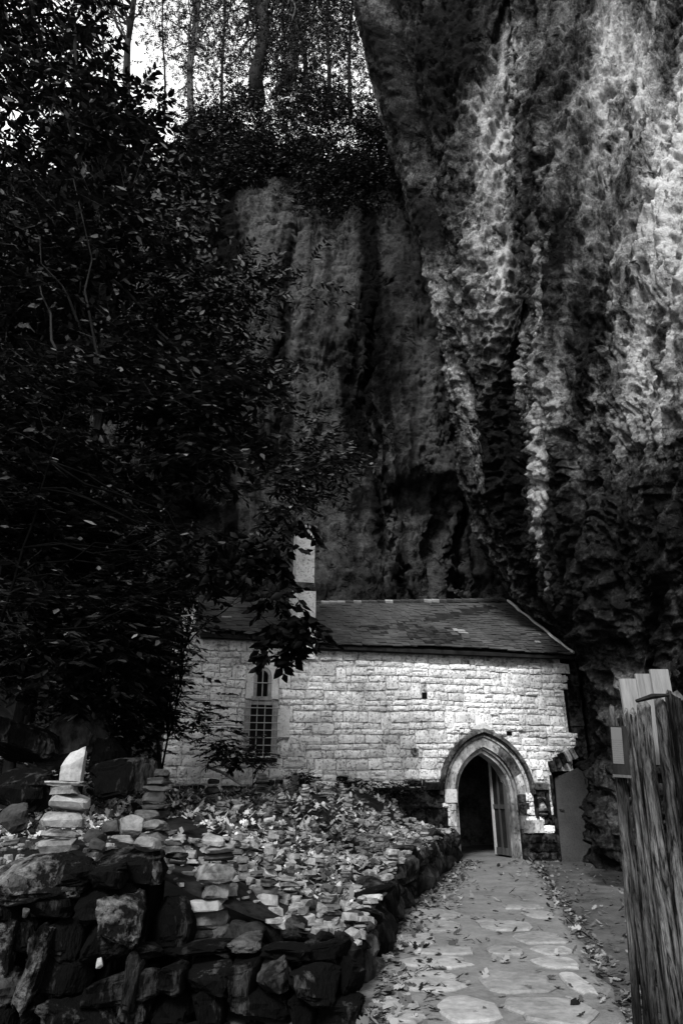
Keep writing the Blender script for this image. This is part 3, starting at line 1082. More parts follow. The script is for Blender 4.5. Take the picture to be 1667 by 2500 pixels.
# thin black plates paint the shade inside openings onto the wall body
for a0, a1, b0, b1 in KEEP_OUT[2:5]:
    b = MB(); b.box(a0 + .01, a1 - .01, .04, .048, b0 + .01, b1 - .01); b.build("hole_shade_plate", M_glass_and_shade, wall)

# --- windows
def bars(parent, m, vx, hz, x0, x1, z0, z1, y, r):
    for x in vx:
        b = MB(); b.tube([(x, y, z0), (x + random.uniform(-.006, .006), y, z1)], r, 5); b.build("bar", m, parent)
    for zz in hz:
        b = MB(); b.tube([(x0, y - 2 * r, zz + random.uniform(-.006, .006)), (x1, y - 2 * r, zz)], r, 5); b.build("bar", m, parent)


wu = bpy.data.objects.new("arched_window", None); COL.objects.link(wu); wu.parent = chapel
cx, sp, hw = -5.517, 4.14, 0.135


def round_arch(w, z0, zsp, n=10):
    return [(cx - w, z0)] + [(cx - w * math.cos(math.pi * i / n), zsp + w * 1.05 * math.sin(math.pi * i / n)) for i in range(n + 1)] + [(cx + w, z0)]


sweep(round_arch(.135, 3.66, sp), round_arch(.215, 3.66, sp), -.005, .3, "frame", M_frame, wu)
sweep(round_arch(.219, 3.60, sp), [(cx - .40, 3.60), (cx - .40, 3.9)] + [(cx - .3 * math.cos(math.pi * i / 8), sp + .1 + .3 * math.sin(math.pi * i / 8)) for i in range(9)] + [(cx + .40, 3.9), (cx + .40, 3.60)],
      -.03, .2, "plaster_surround", M_plaster, wu)
b = MB(); b.box(cx - .26, cx + .24, -.04, .3, 3.565, 3.655); b.build("sill", M_frame, wu)
b = MB(); b.box(cx - .22, cx + .22, .22, .24, 3.6, 4.42); b.build("pane", M_glass_and_shade, wu)
b = MB(); b.tube([(cx, .02, 3.6), (cx, .02, 4.36)], .013, 5); b.build("bar", M_iron, wu)
b = MB(); b.tube([(cx - .25, -.02, 3.98), (cx + .25, -.02, 3.98)], .013, 5); b.build("bar", M_iron, wu)

wl = bpy.data.objects.new("barred_window", None); COL.objects.link(wl); wl.parent = chapel
b = MB()
b.box(-5.9, -5.80, -.01, .35, 2.25, 3.46); b.box(-5.235, -5.13, -.01, .35, 2.25, 3.46); b.box(-5.9, -5.13, -.012, .35, 3.462, 3.54)
b.build("frame", M_frame, wl)
b = MB(); b.box(-5.80, -5.235, .26, .28, 2.2, 3.5); b.build("pane", M_glass_and_shade, wl)
b = MB(); b.box(-5.0 - .12, -4.95 + .12, -.025, .05, 2.72, 3.36); b.build("plaster_block", M_plaster, wl)
b = MB(); b.box(-5.92, -5.1, -.06, .3, 2.16, 2.245); b.build("sill", M_mossy, wl)
bars(wl, M_iron, (-5.79, -5.62, -5.44, -5.25), [2.36 + .17 * i for i in range(7)], -5.97, -5.07, 2.25, 3.56, -.05, .011)

# --- roofs: battens under slates
def roof(s0, s1, z_e, z_r0, z_r1, s1r, name, rows, budget, left=False):
    r = bpy.data.objects.new(name, None); COL.objects.link(r); r.parent = chapel
    dy = 2.45
    b = MB()
    b.add([(s0, -.20, z_e - .06), (s1, -.20, z_e - .10), (s1r, dy, z_r1 - .06), (s0, dy, z_r0 - .06), (s0, -.2, z_e - .14), (s1, -.2, z_e - .18), (s1r, dy, z_r1 - .4), (s0, dy, z_r0 - .4)],
          [(0, 1, 2, 3), (4, 7, 6, 5), (0, 4, 5, 1), (3, 2, 6, 7), (0, 3, 7, 4), (1, 5, 6, 2)])
    b.build("roof_deck", M_bark, r)
    SL = []
    for k in range(6):
        q = random.Random(k + 5)
        vs = []
        for z in (0, 1):
            for y in (0, 1):
                for x in (0, 1):
                    vs.append((x - .5 + q.uniform(-.03, .03), y + (q.uniform(-.07, .07) if y == 0 else 0), z))
        me = new_mesh("slate", vs, [(0, 2, 3, 1), (4, 5, 7, 6), (0, 1, 5, 4), (2, 6, 7, 3), (0, 4, 6, 2), (1, 3, 7, 5)])
        me.materials.append(M_slate)
        SL.append(me)
    rest = MB()
    count = 0
    for j in range(rows):
        t = j / rows
        sr = s1 + (s1r - s1) * t
        zc0 = lambda s: z_e - 0.04 * (s - s0) / (s1 - s0) + (z_r0 + (z_r1 - z_r0) * (s - s0) / (s1 - s0) - z_e) * t
        y = -.25 + (dy + .25) * t
        pitch = math.atan2((z_r0 + z_r1) / 2 - z_e, dy + .2)
        L = math.hypot(dy + .25, (z_r0 + z_r1) / 2 - z_e) / rows
        s = s0 + random.uniform(-.1, 0)
        while s < sr - .04:
            w = random.uniform(.15, .32)
            sa, sb = max(s, s0), min(s + w, sr + random.uniform(-.01, .02))
            s += w
            if sb - sa < .05: continue
            sc = (sa + sb) / 2
            sag = 0.03 * math.sin(sc * 1.1 + 2) + 0.012 * math.sin(sc * 4)
            loc = (sc, y + random.uniform(-.012, .012), zc0(sc) + sag * (1 - t) + random.uniform(0, .010))
            M = Matrix.Translation(loc) @ Matrix.Rotation(pitch - math.radians(3.4), 4, 'X') @ Matrix.Rotation(random.uniform(-.03, .03), 4, 'Z') @ Matrix.Rotation(random.uniform(-.02, .02), 4, 'Y')
            scl = (sb - sa - .004, L * 1.55, random.uniform(.018, .036))
            me = random.choice(SL)
            if count < budget:
                o = put("slate", me, None, r, loc, M.to_euler(), scl)
                pxs = sc
                moss = random.random() < 1.25 - ((sc + 1.0) ** 2 / .8 + (t - .2) ** 2 / .045) or random.random() < .5 * (1.2 - ((sc + 2.6) ** 2 / .5 + (t - .28) ** 2 / .05))
                if not left and moss: own_mat(o, M_slate_moss)
                elif random.random() < .008 or (not left and -.2 < sc < .1 and .22 < t < .33): own_mat(o, M_slate_pale)
                count += 1
            else:
                M2 = M @ Matrix.Diagonal((scl[0], scl[1], scl[2], 1))
                rest.add([M2 @ v.co for v in me.vertices], [tuple(p.vertices) for p in me.polygons])
    if rest.v:
        o = rest.build("upper_slates", M_slate, r); o["kind"] = "stuff"
    return r, dy


roof_r, dy = roof(-4.22, 2.74, TOP_R + .05, 6.66, 7.08, 2.22, "roof", 25, 300)
for i in range(26):
    t0, t1 = i / 26, (i + 1) / 26
    s_a, s_b = -4.2 + 6.4 * t0, -4.2 + 6.4 * t1 - .01
    b = MB()
    zr = 6.66 + .42 * (t0 + t1) / 2
    M = Matrix.Translation(((s_a + s_b) / 2, dy, zr + .02)) @ Matrix.Rotation(random.uniform(-.03, .03), 4, 'Y')
    b.tube([M @ Vector((-(s_b - s_a) / 2, 0, 0)), M @ Vector(((s_b - s_a) / 2, 0, 0))], .07, 6)
    b.build("ridge_tile", M_slate_pale if random.random() < .3 else M_slate, roof_r)
b = MB()
pp = [(2.76 + (2.24 - 2.76) * i / 14 + random.uniform(-.02, .02), -.2 + (dy + .2) * i / 14, TOP_R + .04 + (7.1 - TOP_R - .04) * i / 14 + random.uniform(-.02, .02)) for i in range(15)]
b.tube(pp, [random.uniform(.03, .055) for _ in pp], 5)
b.build("mortar_fillet", M_plaster, roof_r)
roof_l, dy = roof(-7.1, -4.86, TOP_L + .06, 6.72, 6.78, -4.86, "roof", 23, 240, left=True)
# gutterless eaves boards
b = MB(); b.box(-7.1, -4.86, -.16, .05, TOP_L - .07, TOP_L - .005); b.build("eaves_board", M_dark_iron, roof_l)
b = MB(); b.box(-4.2, 2.7, -.14, .05, TOP_R - .10, TOP_R - .03); b.build("eaves_board", M_dark_iron, roof_r)

# far slope and gables close the building
b = MB()
b.add([(-7.1, 2.46, 6.7), (2.2, 2.46, 6.98), (2.2, 5.0, 4.9), (-7.1, 5.0, 4.9), (-7.1, 2.46, 6.6), (2.2, 2.46, 6.88), (2.2, 5.0, 4.8), (-7.1, 5.0, 4.8)],
      [(0, 1, 2, 3), (4, 7, 6, 5), (0, 4, 5, 1), (3, 2, 6, 7), (0, 3, 7, 4), (1, 5, 6, 2)])
b.build("rear_roof", M_slate, chapel)
b = MB()
b.add([(-7.7, .8, 0), (-7.7, 5, 0), (-7.7, 5, 4.8), (-7.7, 2.45, 6.6), (-7.7, .8, 5.0), (-7.3, .8, 0), (-7.3, 5, 0), (-7.3, 5, 4.8), (-7.3, 2.45, 6.6), (-7.3, .8, 5.0)],
      [(0, 1, 2, 3, 4), (9, 8, 7, 6, 5), (0, 5, 6, 1), (1, 6, 7, 2), (2, 7, 8, 3), (3, 8, 9, 4), (4, 9, 5, 0)])
b.build("gable_wall", M_mortar, chapel)
b = MB(); b.box(-7.7, 2.4, 4.92, 5.2, 0, 4.85); b.build("rear_wall", M_mortar, chapel)

# --- chimney-like gable pier between the two roofs
pier = MB()
pier.box(-4.85, -4.24, -.06, .7, 4.6, 6.35)
pier.build("pier", M_wall, chapel)
pier = MB()
pier.add([(-4.85, -.06, 6.352), (-4.24, -.06, 6.352), (-4.27, 0, 6.6), (-4.80, 0, 6.6), (-4.85, .7, 6.352), (-4.24, .7, 6.352), (-4.27, .66, 6.6), (-4.80, .66, 6.6)],
         [(0, 1, 2, 3), (4, 7, 6, 5), (0, 4, 5, 1), (3, 2, 6, 7), (0, 3, 7, 4), (1, 5, 6, 2)])
pier.build("pier_shoulder", M_hood, chapel)
pier = MB(); pier.box(-4.78, -4.28, .0, .6, 6.602, 8.1); pier.build("chimney", M_wall, chapel)
pier = MB(); pier.box(-4.84, -4.22, -.05, .66, 8.102, 8.2); pier.build("chimney_cap", M_dress, chapel)
pier = MB(); pier.box(-4.238, -4.19, -.08, 2.4, 4.75, 5.02); pier.build("lead_flashing", M_dark_iron, chapel)

# --- right end: narrow opening and a rough pier against the rock
b = MB(); b.box(2.50, 2.60, .10, .5, 2.95, 3.95); b.build("slit_shade_block", M_glass_and_shade, chapel)  # black block paints the shade of the narrow opening
b = MB()
for i in range(16):
    z0 = 2.25 + i * .17
    b.box(2.60 + random.uniform(-.02, .02), 2.95, .04 + random.uniform(-.03, .03), .6, z0 + .004, z0 + .166)
b.build("end_pier", M_mossy, chapel)

# --- steel door
sd = bpy.data.objects.new("steel_door", None); COL.objects.link(sd); sd.parent = chapel
b = MB()
b.add([(1.87, .03, -.08), (2.78, .03, -.08), (2.84, .03, 2.16), (1.95, .03, 1.84), (1.87, .07, -.08), (2.78, .07, -.08), (2.84, .07, 2.16), (1.95, .07, 1.84)],
      [(0, 1, 2, 3), (4, 7, 6, 5), (0, 4, 5, 1), (3, 2, 6, 7), (0, 3, 7, 4), (1, 5, 6, 2)])
b.build("door_panel", M_door, sd)
b = MB(); b.tube([(1.97, -.01, 1.10), (2.07, -.01, 1.09)], .013, 6); b.tube([(1.97, .03, 1.10), (1.97, -.015, 1.10)], .012, 6); b.build("handle", M_dark_iron, sd)
for zz in (0.3, 1.7):
    b = MB(); b.tube([(2.75, .01, zz), (2.75, .01, zz + .12)], .018, 6); b.build("hinge", M_dark_iron, sd)
b = MB(); b.box(1.80, 1.866, .0, .3, 0, 1.9); b.build("door_post", M_mossy, sd)
# bricks of the broken arch above it
for i in range(6):
    t = i / 5
    x, zc = 1.90 + .78 * t, 1.98 + .36 * t + .05 * math.sin(math.pi * t)
    b = MB(); b.box(-.058, .058, -.10, .2, 0, .26)
    b.build("brick", M_dress if i in (3, 4) else M_mossy, sd, loc=(x, -.02, zc), rot=(0, math.radians(-22 + 18 * (t - .5) * -1), 0))

# ------------------------------------------------------------------ stones
def chip_variant(k):
    r = random.Random(300 + k)
    bm = bmesh.new()
    for i in range(13):
        a = 2 * math.pi * i / 13 + r.uniform(-.2, .2)
        rad = r.uniform(.38, .52)
        for zz in (0, 1):
            if r.random() < .6: bm.verts.new((rad * math.cos(a) * (.92 if zz else 1), rad * .82 * math.sin(a), zz * r.uniform(.7, 1)))
    bmesh.ops.convex_hull(bm, input=bm.verts)
    for v in [v for v in bm.verts if not v.link_faces]: bm.verts.remove(v)
    me = bpy.data.meshes.new("stone"); bm.to_mesh(me); bm.free()
    me.materials.append(M_flat)
    return me


def slab_variant(k):
    """flat stone: a boxy rounded blank with broken faces and a few parting planes"""
    r = random.Random(700 + k)
    bm = bmesh.new()
    bmesh.ops.create_icosphere(bm, subdivisions=3, radius=1)
    co = np.array([v.co[:] for v in bm.verts])
    co = np.sign(co) * np.abs(co) ** np.array([.62, .62, .45])
    d = 1 + .13 * fbm(co * 1.3 + k * 5.1, 3)
    cuts = [(Vector((math.cos(a), math.sin(a), r.gauss(0, .35))).normalized(), r.uniform(.62, .9)) for a in [r.uniform(0, 6.28) for _ in range(6)]]
    cuts += [(Vector((r.gauss(0, .22), r.gauss(0, .22), sg)).normalized(), r.uniform(.6, .8)) for sg in (1, 1, -1)]
    for i, v in enumerate(bm.verts):
        p = Vector(co[i]) * d[i]
        for n, c in cuts:
            e = p.dot(n) - c
            if e > 0: p -= n * e * .96
        p.x *= 1 + .05 * math.copysign(1, math.sin(p.z * 7 + k)); p.y *= 1 + .05 * math.copysign(1, math.sin(p.z * 6 + k * 2))
        v.co = p
    me = bpy.data.meshes.new("stone"); bm.to_mesh(me); bm.free()
    lo = [min(v.co[a] for v in me.vertices) for a in range(3)]; hi = [max(v.co[a] for v in me.vertices) for a in range(3)]
    for v in me.vertices:
        v.co = [(v.co[0] - (lo[0] + hi[0]) / 2) / (hi[0] - lo[0]), (v.co[1] - (lo[1] + hi[1]) / 2) / (hi[1] - lo[1]) * .85, (v.co[2] - lo[2]) / (hi[2] - lo[2])]
    me.materials.append(M_flat)
    return me


CHIPS = [chip_variant(k) for k in range(24)]
SLABS = [slab_variant(k) for k in range(26)]


def boulder_variant(k, sub=3, rough_=0.16, boxy=1.0, ncut=11, keep=.94, lo_=.5):
    r = random.Random(500 + k)
    bm = bmesh.new()
    bmesh.ops.create_icosphere(bm, subdivisions=sub, radius=1)
    co = np.array([v.co[:] for v in bm.verts])
    planes = [Vector((r.gauss(0, 1), r.gauss(0, 1), r.gauss(0, 1))).normalized() for _ in range(ncut)]
    cutd = [r.uniform(lo_, lo_ + .28) for _ in planes]
    co = np.sign(co) * np.abs(co) ** boxy
    d = 1 + rough_ * fbm(co * 1.2 + k * 3.7, 3) + rough_ * .35 * ridged(co * 2.6 + k, 2)
    fine_ = .05 * fbm(co * 4.5 + k, 3)
    for i, v in enumerate(bm.verts):
        p = Vector(co[i]) * d[i]
        for n, c in zip(planes, cutd):
            e = p.dot(n) - c
            if e > 0: p -= n * e * keep
        p *= 1 + float(fine_[i])
        v.co = p
    me = bpy.data.meshes.new("boulder"); bm.to_mesh(me); bm.free()
    ex = [max(abs(v.co[a]) for v in me.vertices) for a in range(3)]
    for v in me.vertices:
        for a in range(3): v.co[a] *= .5 / ex[a]
    me.materials.append(M_boulder)
    return me


BOULD = [boulder_variant(k, 3, .2, .75, 8, .85, .6) for k in range(16)]
BIGB = [boulder_variant(40 + k, 4, .22, .5, 6, .8, .68) for k in range(8)]

# ------------------------------------------------------------------ retaining wall along the path
rw = empty("retaining_wall", "dark dry-stone retaining wall of rough boulders along the left of the path", "wall", (0, 0, 0))
# earth core behind the stones
b = MB()
ys = [6.2, 7.5, 8.75, 10, 11.3, 12.6, 13.8, 15, 16.3, 17.5]
for y0, y1 in zip(ys[:-1], ys[1:]):
    x0, x1 = float(wall_x(y0)), float(wall_x(y1)); h0, h1 = float(edge_h(y0)), float(edge_h(y1))
    b.add([(x0 - .62, y0, -.1), (x0 - .12, y0, -.1), (x0 - .16, y0, h0 - .08), (x0 - .62, y0, h0 - .02), (x1 - .62, y1, -.1), (x1 - .12, y1, -.1), (x1 - .16, y1, h1 - .08), (x1 - .62, y1, h1 - .02)],
          [(0, 3, 2, 1), (4, 5, 6, 7), (1, 2, 6, 5), (2, 3, 7, 6)])
b.build("wall_core", M_dark_rock, rw)
rb = random.Random(77)
y = 6.55
while y < 17.45:
    L = rb.uniform(.3, .62)
    z0 = 0.0
    H = float(edge_h(y)) + rb.uniform(-.02, .08)
    while z0 < H - .04:
        h = min(rb.uniform(.22, .46), max(H - z0, .14))
        yc = y + L / 2 + rb.uniform(-.05, .05)
        xc = float(wall_x(yc)) - .12 - .06 * z0
        o = put("boulder", rb.choice(BOULD), None, rw, (xc + rb.uniform(-.05, .04), yc, z0 + h / 2),
                (rb.uniform(-.35, .35), rb.uniform(-.3, .3), math.radians(78) + rb.uniform(-.5, .5)), (L * 1.12, rb.uniform(.34, .5), h * 1.22))
        if rb.random() < .35 and y < 10: own_mat(o, M_dark_rock)
        z0 += h
    y += L * .86

# front return of the wall, facing the viewer
fw = empty("terrace_wall", "black mossy terrace wall of big rough blocks at the lower left corner", "wall", (0, 0, 0))
b = MB()
b.box(-6.5, -1.55, 6.2, 6.7, -.1, .93)
b.box(-1.548, -0.1, 6.45, 6.75, -.1, .30)
b.build("wall_core", M_dark_rock, fw)


def face_block(px0, px1, py0, py1, Yd, m, rot=0.0, bi=None, dep=.4):
    a, c = P(px0, py1, Yd), P(px1, py0, Yd)
    w, h = abs(c.x - a.x), abs(c.z - a.z)
    me = (BIGB[bi] if bi is not None else rb.choice(BIGB))
    o = put("block", me, None, fw, ((a.x + c.x) / 2, Yd + dep * .3, (a.z + c.z) / 2), (rb.uniform(-.1, .1), rot, rb.uniform(-.25, .25)), (w * 1.08, dep, h * 1.08))
    own_mat(o, m)
    return o


# rough courses of dark blocks cover the face
zc = -.22
while zc < 1.0:
    hb = rb.uniform(.18, .32)
    xc = -6.4
    while xc < 0.02:
        wb = rb.choice([rb.uniform(.14, .26), rb.uniform(.22, .5), rb.uniform(.36, .6)])
        wb = min(wb, .16 - xc)
        ztop = 1.04 if xc + wb / 2 < -1.5 else .47
        if zc < ztop - .04:
            h2 = min(hb, ztop - zc)
            o = put("block", rb.choice(BIGB), None, fw, (xc + wb / 2, (5.92 if xc < -1.5 else 5.98 if zc < .16 else 6.2) + .10 * max(0, (xc + wb / 2 + .75) / .75) ** 2 + rb.uniform(-.05, .06), zc + h2 / 2 + rb.uniform(-.05, .03)), (rb.uniform(-.12, .12), rb.uniform(-.16, .16), rb.uniform(-.25, .25)), (wb * 1.12, rb.uniform(.3, .55), h2 * rb.uniform(1.1, 1.35)))
            own_mat(o, M_dark_rock if rb.random() < .93 else M_boulder)
        xc += wb
    zc += hb
face_block(-60, 205, 2085, 2215, 5.80, M_block, 0, 0, .6)
face_block(222, 345, 2188, 2330, 5.70, M_block, 0, 1, .5)
face_block(30, 118, 2245, 2475, 5.68, M_block, math.radians(14), 2, .35)
face_block(284, 342, 2332, 2490, 5.72, M_boulder, math.radians(4), 3, .3)
face_block(210, 400, 2070, 2180, 6.05, M_dark_rock, 0, 4, .5)
face_block(-60, 40, 2230, 2420, 5.78, M_block, 0, 5, .4)
face_block(-60, 40, 2420, 2560, 5.9, M_dark_rock, 0, 1, .4)
face_block(345, 470, 2180, 2340, 6.15, M_dark_rock, 0, 2, .5)
face_block(715, 800, 2290, 2440, 6.2, M_boulder, -.1, 2, .35)
face_block(790, 880, 2280, 2410, 6.35, M_boulder, .1, 6, .4)

# ------------------------------------------------------------------ cairns
def cairn(label, at, sizes, mats, group=None, name="cairn", seed=0, jit=.03):
    """sizes: list of (w, d, h) from the bottom; mats: one each"""
    r = random.Random(seed)
    t = empty(name, label, "cairn", at, (0, 0, 0), group)
    z = -0.01
    for i, (w, d, h) in enumerate(sizes):
        o = put("stone", r.choice(SLABS), None, t, (r.uniform(-jit, jit), r.uniform(-jit, jit), z),
                (r.uniform(-.07, .07), r.uniform(-.07, .07), r.uniform(-.35, .35) if w > .25 else r.uniform(0, 6.28)), (w, d, h))
        if mats[i] is not M_flat: own_mat(o, mats[i])
        z += h * .93
    return t


F, FP, FD = M_flat, M_flat_pale, M_flat_dark
p = P(140, 2085, 6.12)
big = cairn("tall cairn topped by an upright pale stone on the terrace wall", (p.x, 6.12, 1.03),
            [(.34, .3, .05), (.30, .28, .125), (.38, .3, .075), (.34, .28, .14), (.36, .28, .14), (.24, .22, .068), (.35, .24, .045)],
            [F, F, F, F, FP, F, F], seed=4, jit=.02)
vs = [(-.085, -.06, 0), (.0, -.075, 0), (.08, -.05, 0), (.085, .06, 0), (-.085, .06, 0), (-.09, -.06, .12), (.0, -.085, .14), (.085, -.05, .2),
      (.09, .05, .22), (-.08, .06, .15), (-.03, -.05, .23), (.085, -.02, .285), (.06, .04, .28), (-.02, .05, .22)]
bm = bmesh.new()
for v in vs: bm.verts.new(v)
bmesh.ops.convex_hull(bm, input=bm.verts)
for v in [v for v in bm.verts if not v.link_faces]: bm.verts.remove(v)
bmesh.ops.subdivide_edges(bm, edges=bm.edges[:], cuts=3, use_grid_fill=True)
co = np.array([v.co[:] for v in bm.verts])
dn = .012 * fbm(co * 14, 3)
for v, d_ in zip(bm.verts, dn): v.co *= 1 + float(d_) * 4 if v.co.length > .05 else 1
me = bpy.data.meshes.new("upright_stone"); bm.to_mesh(me); bm.free()
put("upright_stone", me, M_flat_pale, big, (.03, 0, .585), (0, 0, .15))

p = P(372, 2060, 7.6)
cairn("dark column of stacked stones behind the tall pale-capped cairn", (p.x, 7.6, 1.05),
      [(.4, .3, .12), (.34, .3, .10), (.3, .25, .13), (.32, .25, .05), (.28, .25, .13), (.3, .24, .06), (.27, .22, .09), (.22, .2, .09)], [FD] * 8, seed=8)
cairn("leaning stack of five flat grey stones at the terrace wall's inner corner", (P(430, 2045, 6.45).x, 6.45, 1.0),
      [(.24, .2, .065), (.23, .2, .06), (.15, .13, .045), (.12, .1, .045), (.10, .1, .04)], [FD, F, FD, F, FD], seed=11)
cairn("broad grey heap of chunky stones on the lower ledge beside the dark gap", (P(515, 2262, 6.5).x, 6.5, float(terrace_h(-1.15, 6.5)) - .25),
      [(.34, .28, .15), (.34, .26, .09), (.24, .22, .12), (.36, .3, .17), (.27, .24, .07), (.26, .22, .07), (.2, .18, .09)], [F, FP, F, F, FD, F, F], seed=13, jit=.045)
cairn("low cairn with a pale pointed top stone at the outer edge of the ledge", (P(742, 2272, 6.75).x, 6.75, .40),
      [(.26, .2, .07), (.2, .18, .10), (.12, .11, .07)], [FP, FP, F], seed=15)
cairn("squat cairn with two thin slabs midway along the ledge", (P(650, 2230, 7.0).x, 7.0, float(terrace_h(-.75, 7.0)) - .02),
      [(.26, .2, .1), (.2, .2, .07), (.2, .18, .09), (.16, .14, .03), (.15, .12, .03), (.10, .1, .05)], [F, FD, FP, F, F, F], seed=17)
cairn("bright white stack of four stones on the boulders halfway along the wall", (P(960, 2148, 9.9).x - .03, 9.9, float(edge_h(9.9)) + .02),
      [(.24, .2, .06), (.2, .18, .06), (.22, .18, .07), (.18, .16, .08)], [FP, FP, FP, FP], seed=19)
cairn("slim dark cairn standing in the leaves under the barred window", (P(520, 1950, 12.5).x, 12.5, float(terrace_h(P(520, 1950, 12.5).x, 12.5)) - .02),
      [(.6, .4, .17), (.3, .25, .09), (.26, .25, .13), (.24, .2, .05), (.2, .2, .09)], [FD, F, FD, F, FD], seed=23)
cairn("stack of thin flat stones against the foot of the chapel wall", (P(640, 1930, 14.5).x, 14.5, float(terrace_h(P(640, 1930, 14.5).x, 14.5)) - .02),
      [(.35, .3, .09), (.3, .26, .06), (.3, .26, .06), (.27, .25, .05), (.26, .22, .05), (.26, .22, .06), (.22, .2, .07)], [FD, F, F, FD, F, F, FP], seed=25)
cairn("tiny cairn standing on the slope left of the dark plinth", (P(716, 1965, 15.2).x, 15.2, float(terrace_h(P(716, 1965, 15.2).x, 15.2)) - .02),
      [(.25, .2, .12), (.2, .2, .1), (.18, .15, .1), (.14, .12, .1)], [F, F, F, F], seed=27)

rc = random.Random(1234)
said = set()
words_zone = [(8.4, "near the viewer"), (10.6, "beside the white stack"), (13.2, "past the wall's middle"), (20, "close to the portal")]
num_w = {2: "two", 3: "three", 4: "four", 5: "five", 6: "six"}
spots = []
tries = 0
while len(spots) < 62 and tries < 5000:
    tries += 1
    Yc = 6.6 + (17.2 - 6.6) * rc.random() ** .85
    dl = .12 + 2.4 * rc.random() ** 1.5 * (.6 if Yc < 9 else 1)
    xc = float(wall_x(Yc)) - dl - .08
    sep = .2 + .012 * Yc
    if all((xc - a) ** 2 + (Yc - b_) ** 2 > sep ** 2 for a, b_ in spots):
        spots.append((xc, Yc))
for i, (xc, Yc) in enumerate(spots):
    n = rc.choice([2, 3, 3, 4, 4, 5, 5, 6])
    w0 = rc.uniform(.15, .27)
    sizes, mats = [], []
    pool = [F, FP, F] if Yc > 9.5 else [F, F, FD, F]
    for k in range(n):
        w = w0 * (1 - .55 * k / n) * rc.uniform(.85, 1.15)
        sizes.append((w, w * rc.uniform(.7, .9), rc.uniform(.035, .075)))
        mats.append(rc.choice(pool))
    zone = next(t for lim, t in words_zone if Yc < lim)
    tone = {id(F): "grey", id(FP): "pale", id(FD): "dark"}[id(mats[-1])]
    wide = "wide" if w0 > .21 else "narrow"
    dl = float(wall_x(Yc)) - xc
    row = "at the edge" if dl < .45 else ("behind the edge" if dl < 1.1 else "well back")
    lab = f"{wide} {num_w[n]}-stone cairn, {tone} cap, {row}, {zone}"
    if lab in said: continue
    said.add(lab)
    cairn(f"{wide} {num_w[n]}-stone cairn, {tone} cap, {row}, {zone}", (xc, Yc, float(terrace_h(xc, Yc)) - .005), sizes, mats,
          "small cairns crowding the retaining wall", seed=1000 + i, jit=.012)

# loose flat stones between the cairns
lr = random.Random(4321)
nloose = 0
rub = MB()
for i in range(2300):
    Yc = 6.4 + (17.3 - 6.4) * lr.random() ** .9
    dl = .06 + 2.7 * lr.random() ** 1.35 * (.7 if Yc < 8.5 else 1)
    xc = float(wall_x(Yc)) - dl
    if dl > 2.3 - .14 * (Yc - 6.4): continue
    w = lr.choice([lr.uniform(.05, .12), lr.uniform(.08, .2), lr.uniform(.12, .24)]) * (1.1 if Yc < 9 else 1)
    h = w * lr.uniform(.12, .36)
    me = lr.choice(SLABS if i < 330 else CHIPS)
    zz = float(terrace_h(xc, Yc)) + lr.uniform(-.02, .05)
    rot = (lr.uniform(-.35, .35), lr.uniform(-.35, .35), lr.uniform(0, 6.28))
    if i < 330:
        o = put("loose_stone", me, None, None, (xc, Yc, zz), rot, (w * 1.15, w * .85, h))
        m = lr.choice([F, FD, F, FP, F] if Yc < 9.5 else [F, FP, FP])
        if m is not F: own_mat(o, m)
        tone = {id(F): "grey", id(FP): "pale", id(FD): "dark"}[id(m)]
        zone = next(t for lim, t in words_zone if Yc < lim)
        sz = "small" if w < .09 else ("large" if w > .15 else "medium")
        th = "thin" if h / w < .2 else ("chunky" if h / w > .29 else "flat")
        ly = "lying level" if max(abs(rot[0]), abs(rot[1])) < .17 else "tipped up"
        rw_ = "at the edge" if dl < .4 else ("inward" if dl < 1.0 else "well back")
        tag(o, f"{sz} {th} {tone} loose stone {ly} {rw_}, {zone}", "stone", "loose stones among the cairns")
    else:
        M = Matrix.Translation((xc, Yc, zz - .01)) @ (Matrix.Rotation(rot[2], 4, 'Z') @ Matrix.Rotation(rot[0], 4, 'X')) @ Matrix.Diagonal((w * .9, w * .7, h, 1))
        rub.add([M @ v.co for v in me.vertices], [tuple(p.vertices) for p in me.polygons])
for i in range(420):                     # grit and small stones on the terrace wall's top
    xc, Yc = lr.uniform(-5, -1.5), 6.1 + 1.6 * lr.random() ** 1.5
    w = lr.uniform(.03, .12)
    me = lr.choice(CHIPS)
    zz = 1.0 if Yc < 6.42 else float(terrace_h(xc, Yc))
    M = Matrix.Translation((xc, Yc, zz - .01)) @ Matrix.Rotation(lr.uniform(0, 6.28), 4, 'Z') @ Matrix.Diagonal((w, w * .8, w * lr.uniform(.3, .7), 1))
    rub.add([M @ v.co for v in me.vertices], [tuple(p.vertices) for p in me.polygons])
tag(rub.build("stone_rubble", M_flat), "small flat stones and chips covering the wall top between cairns", "rubble", kind="stuff")

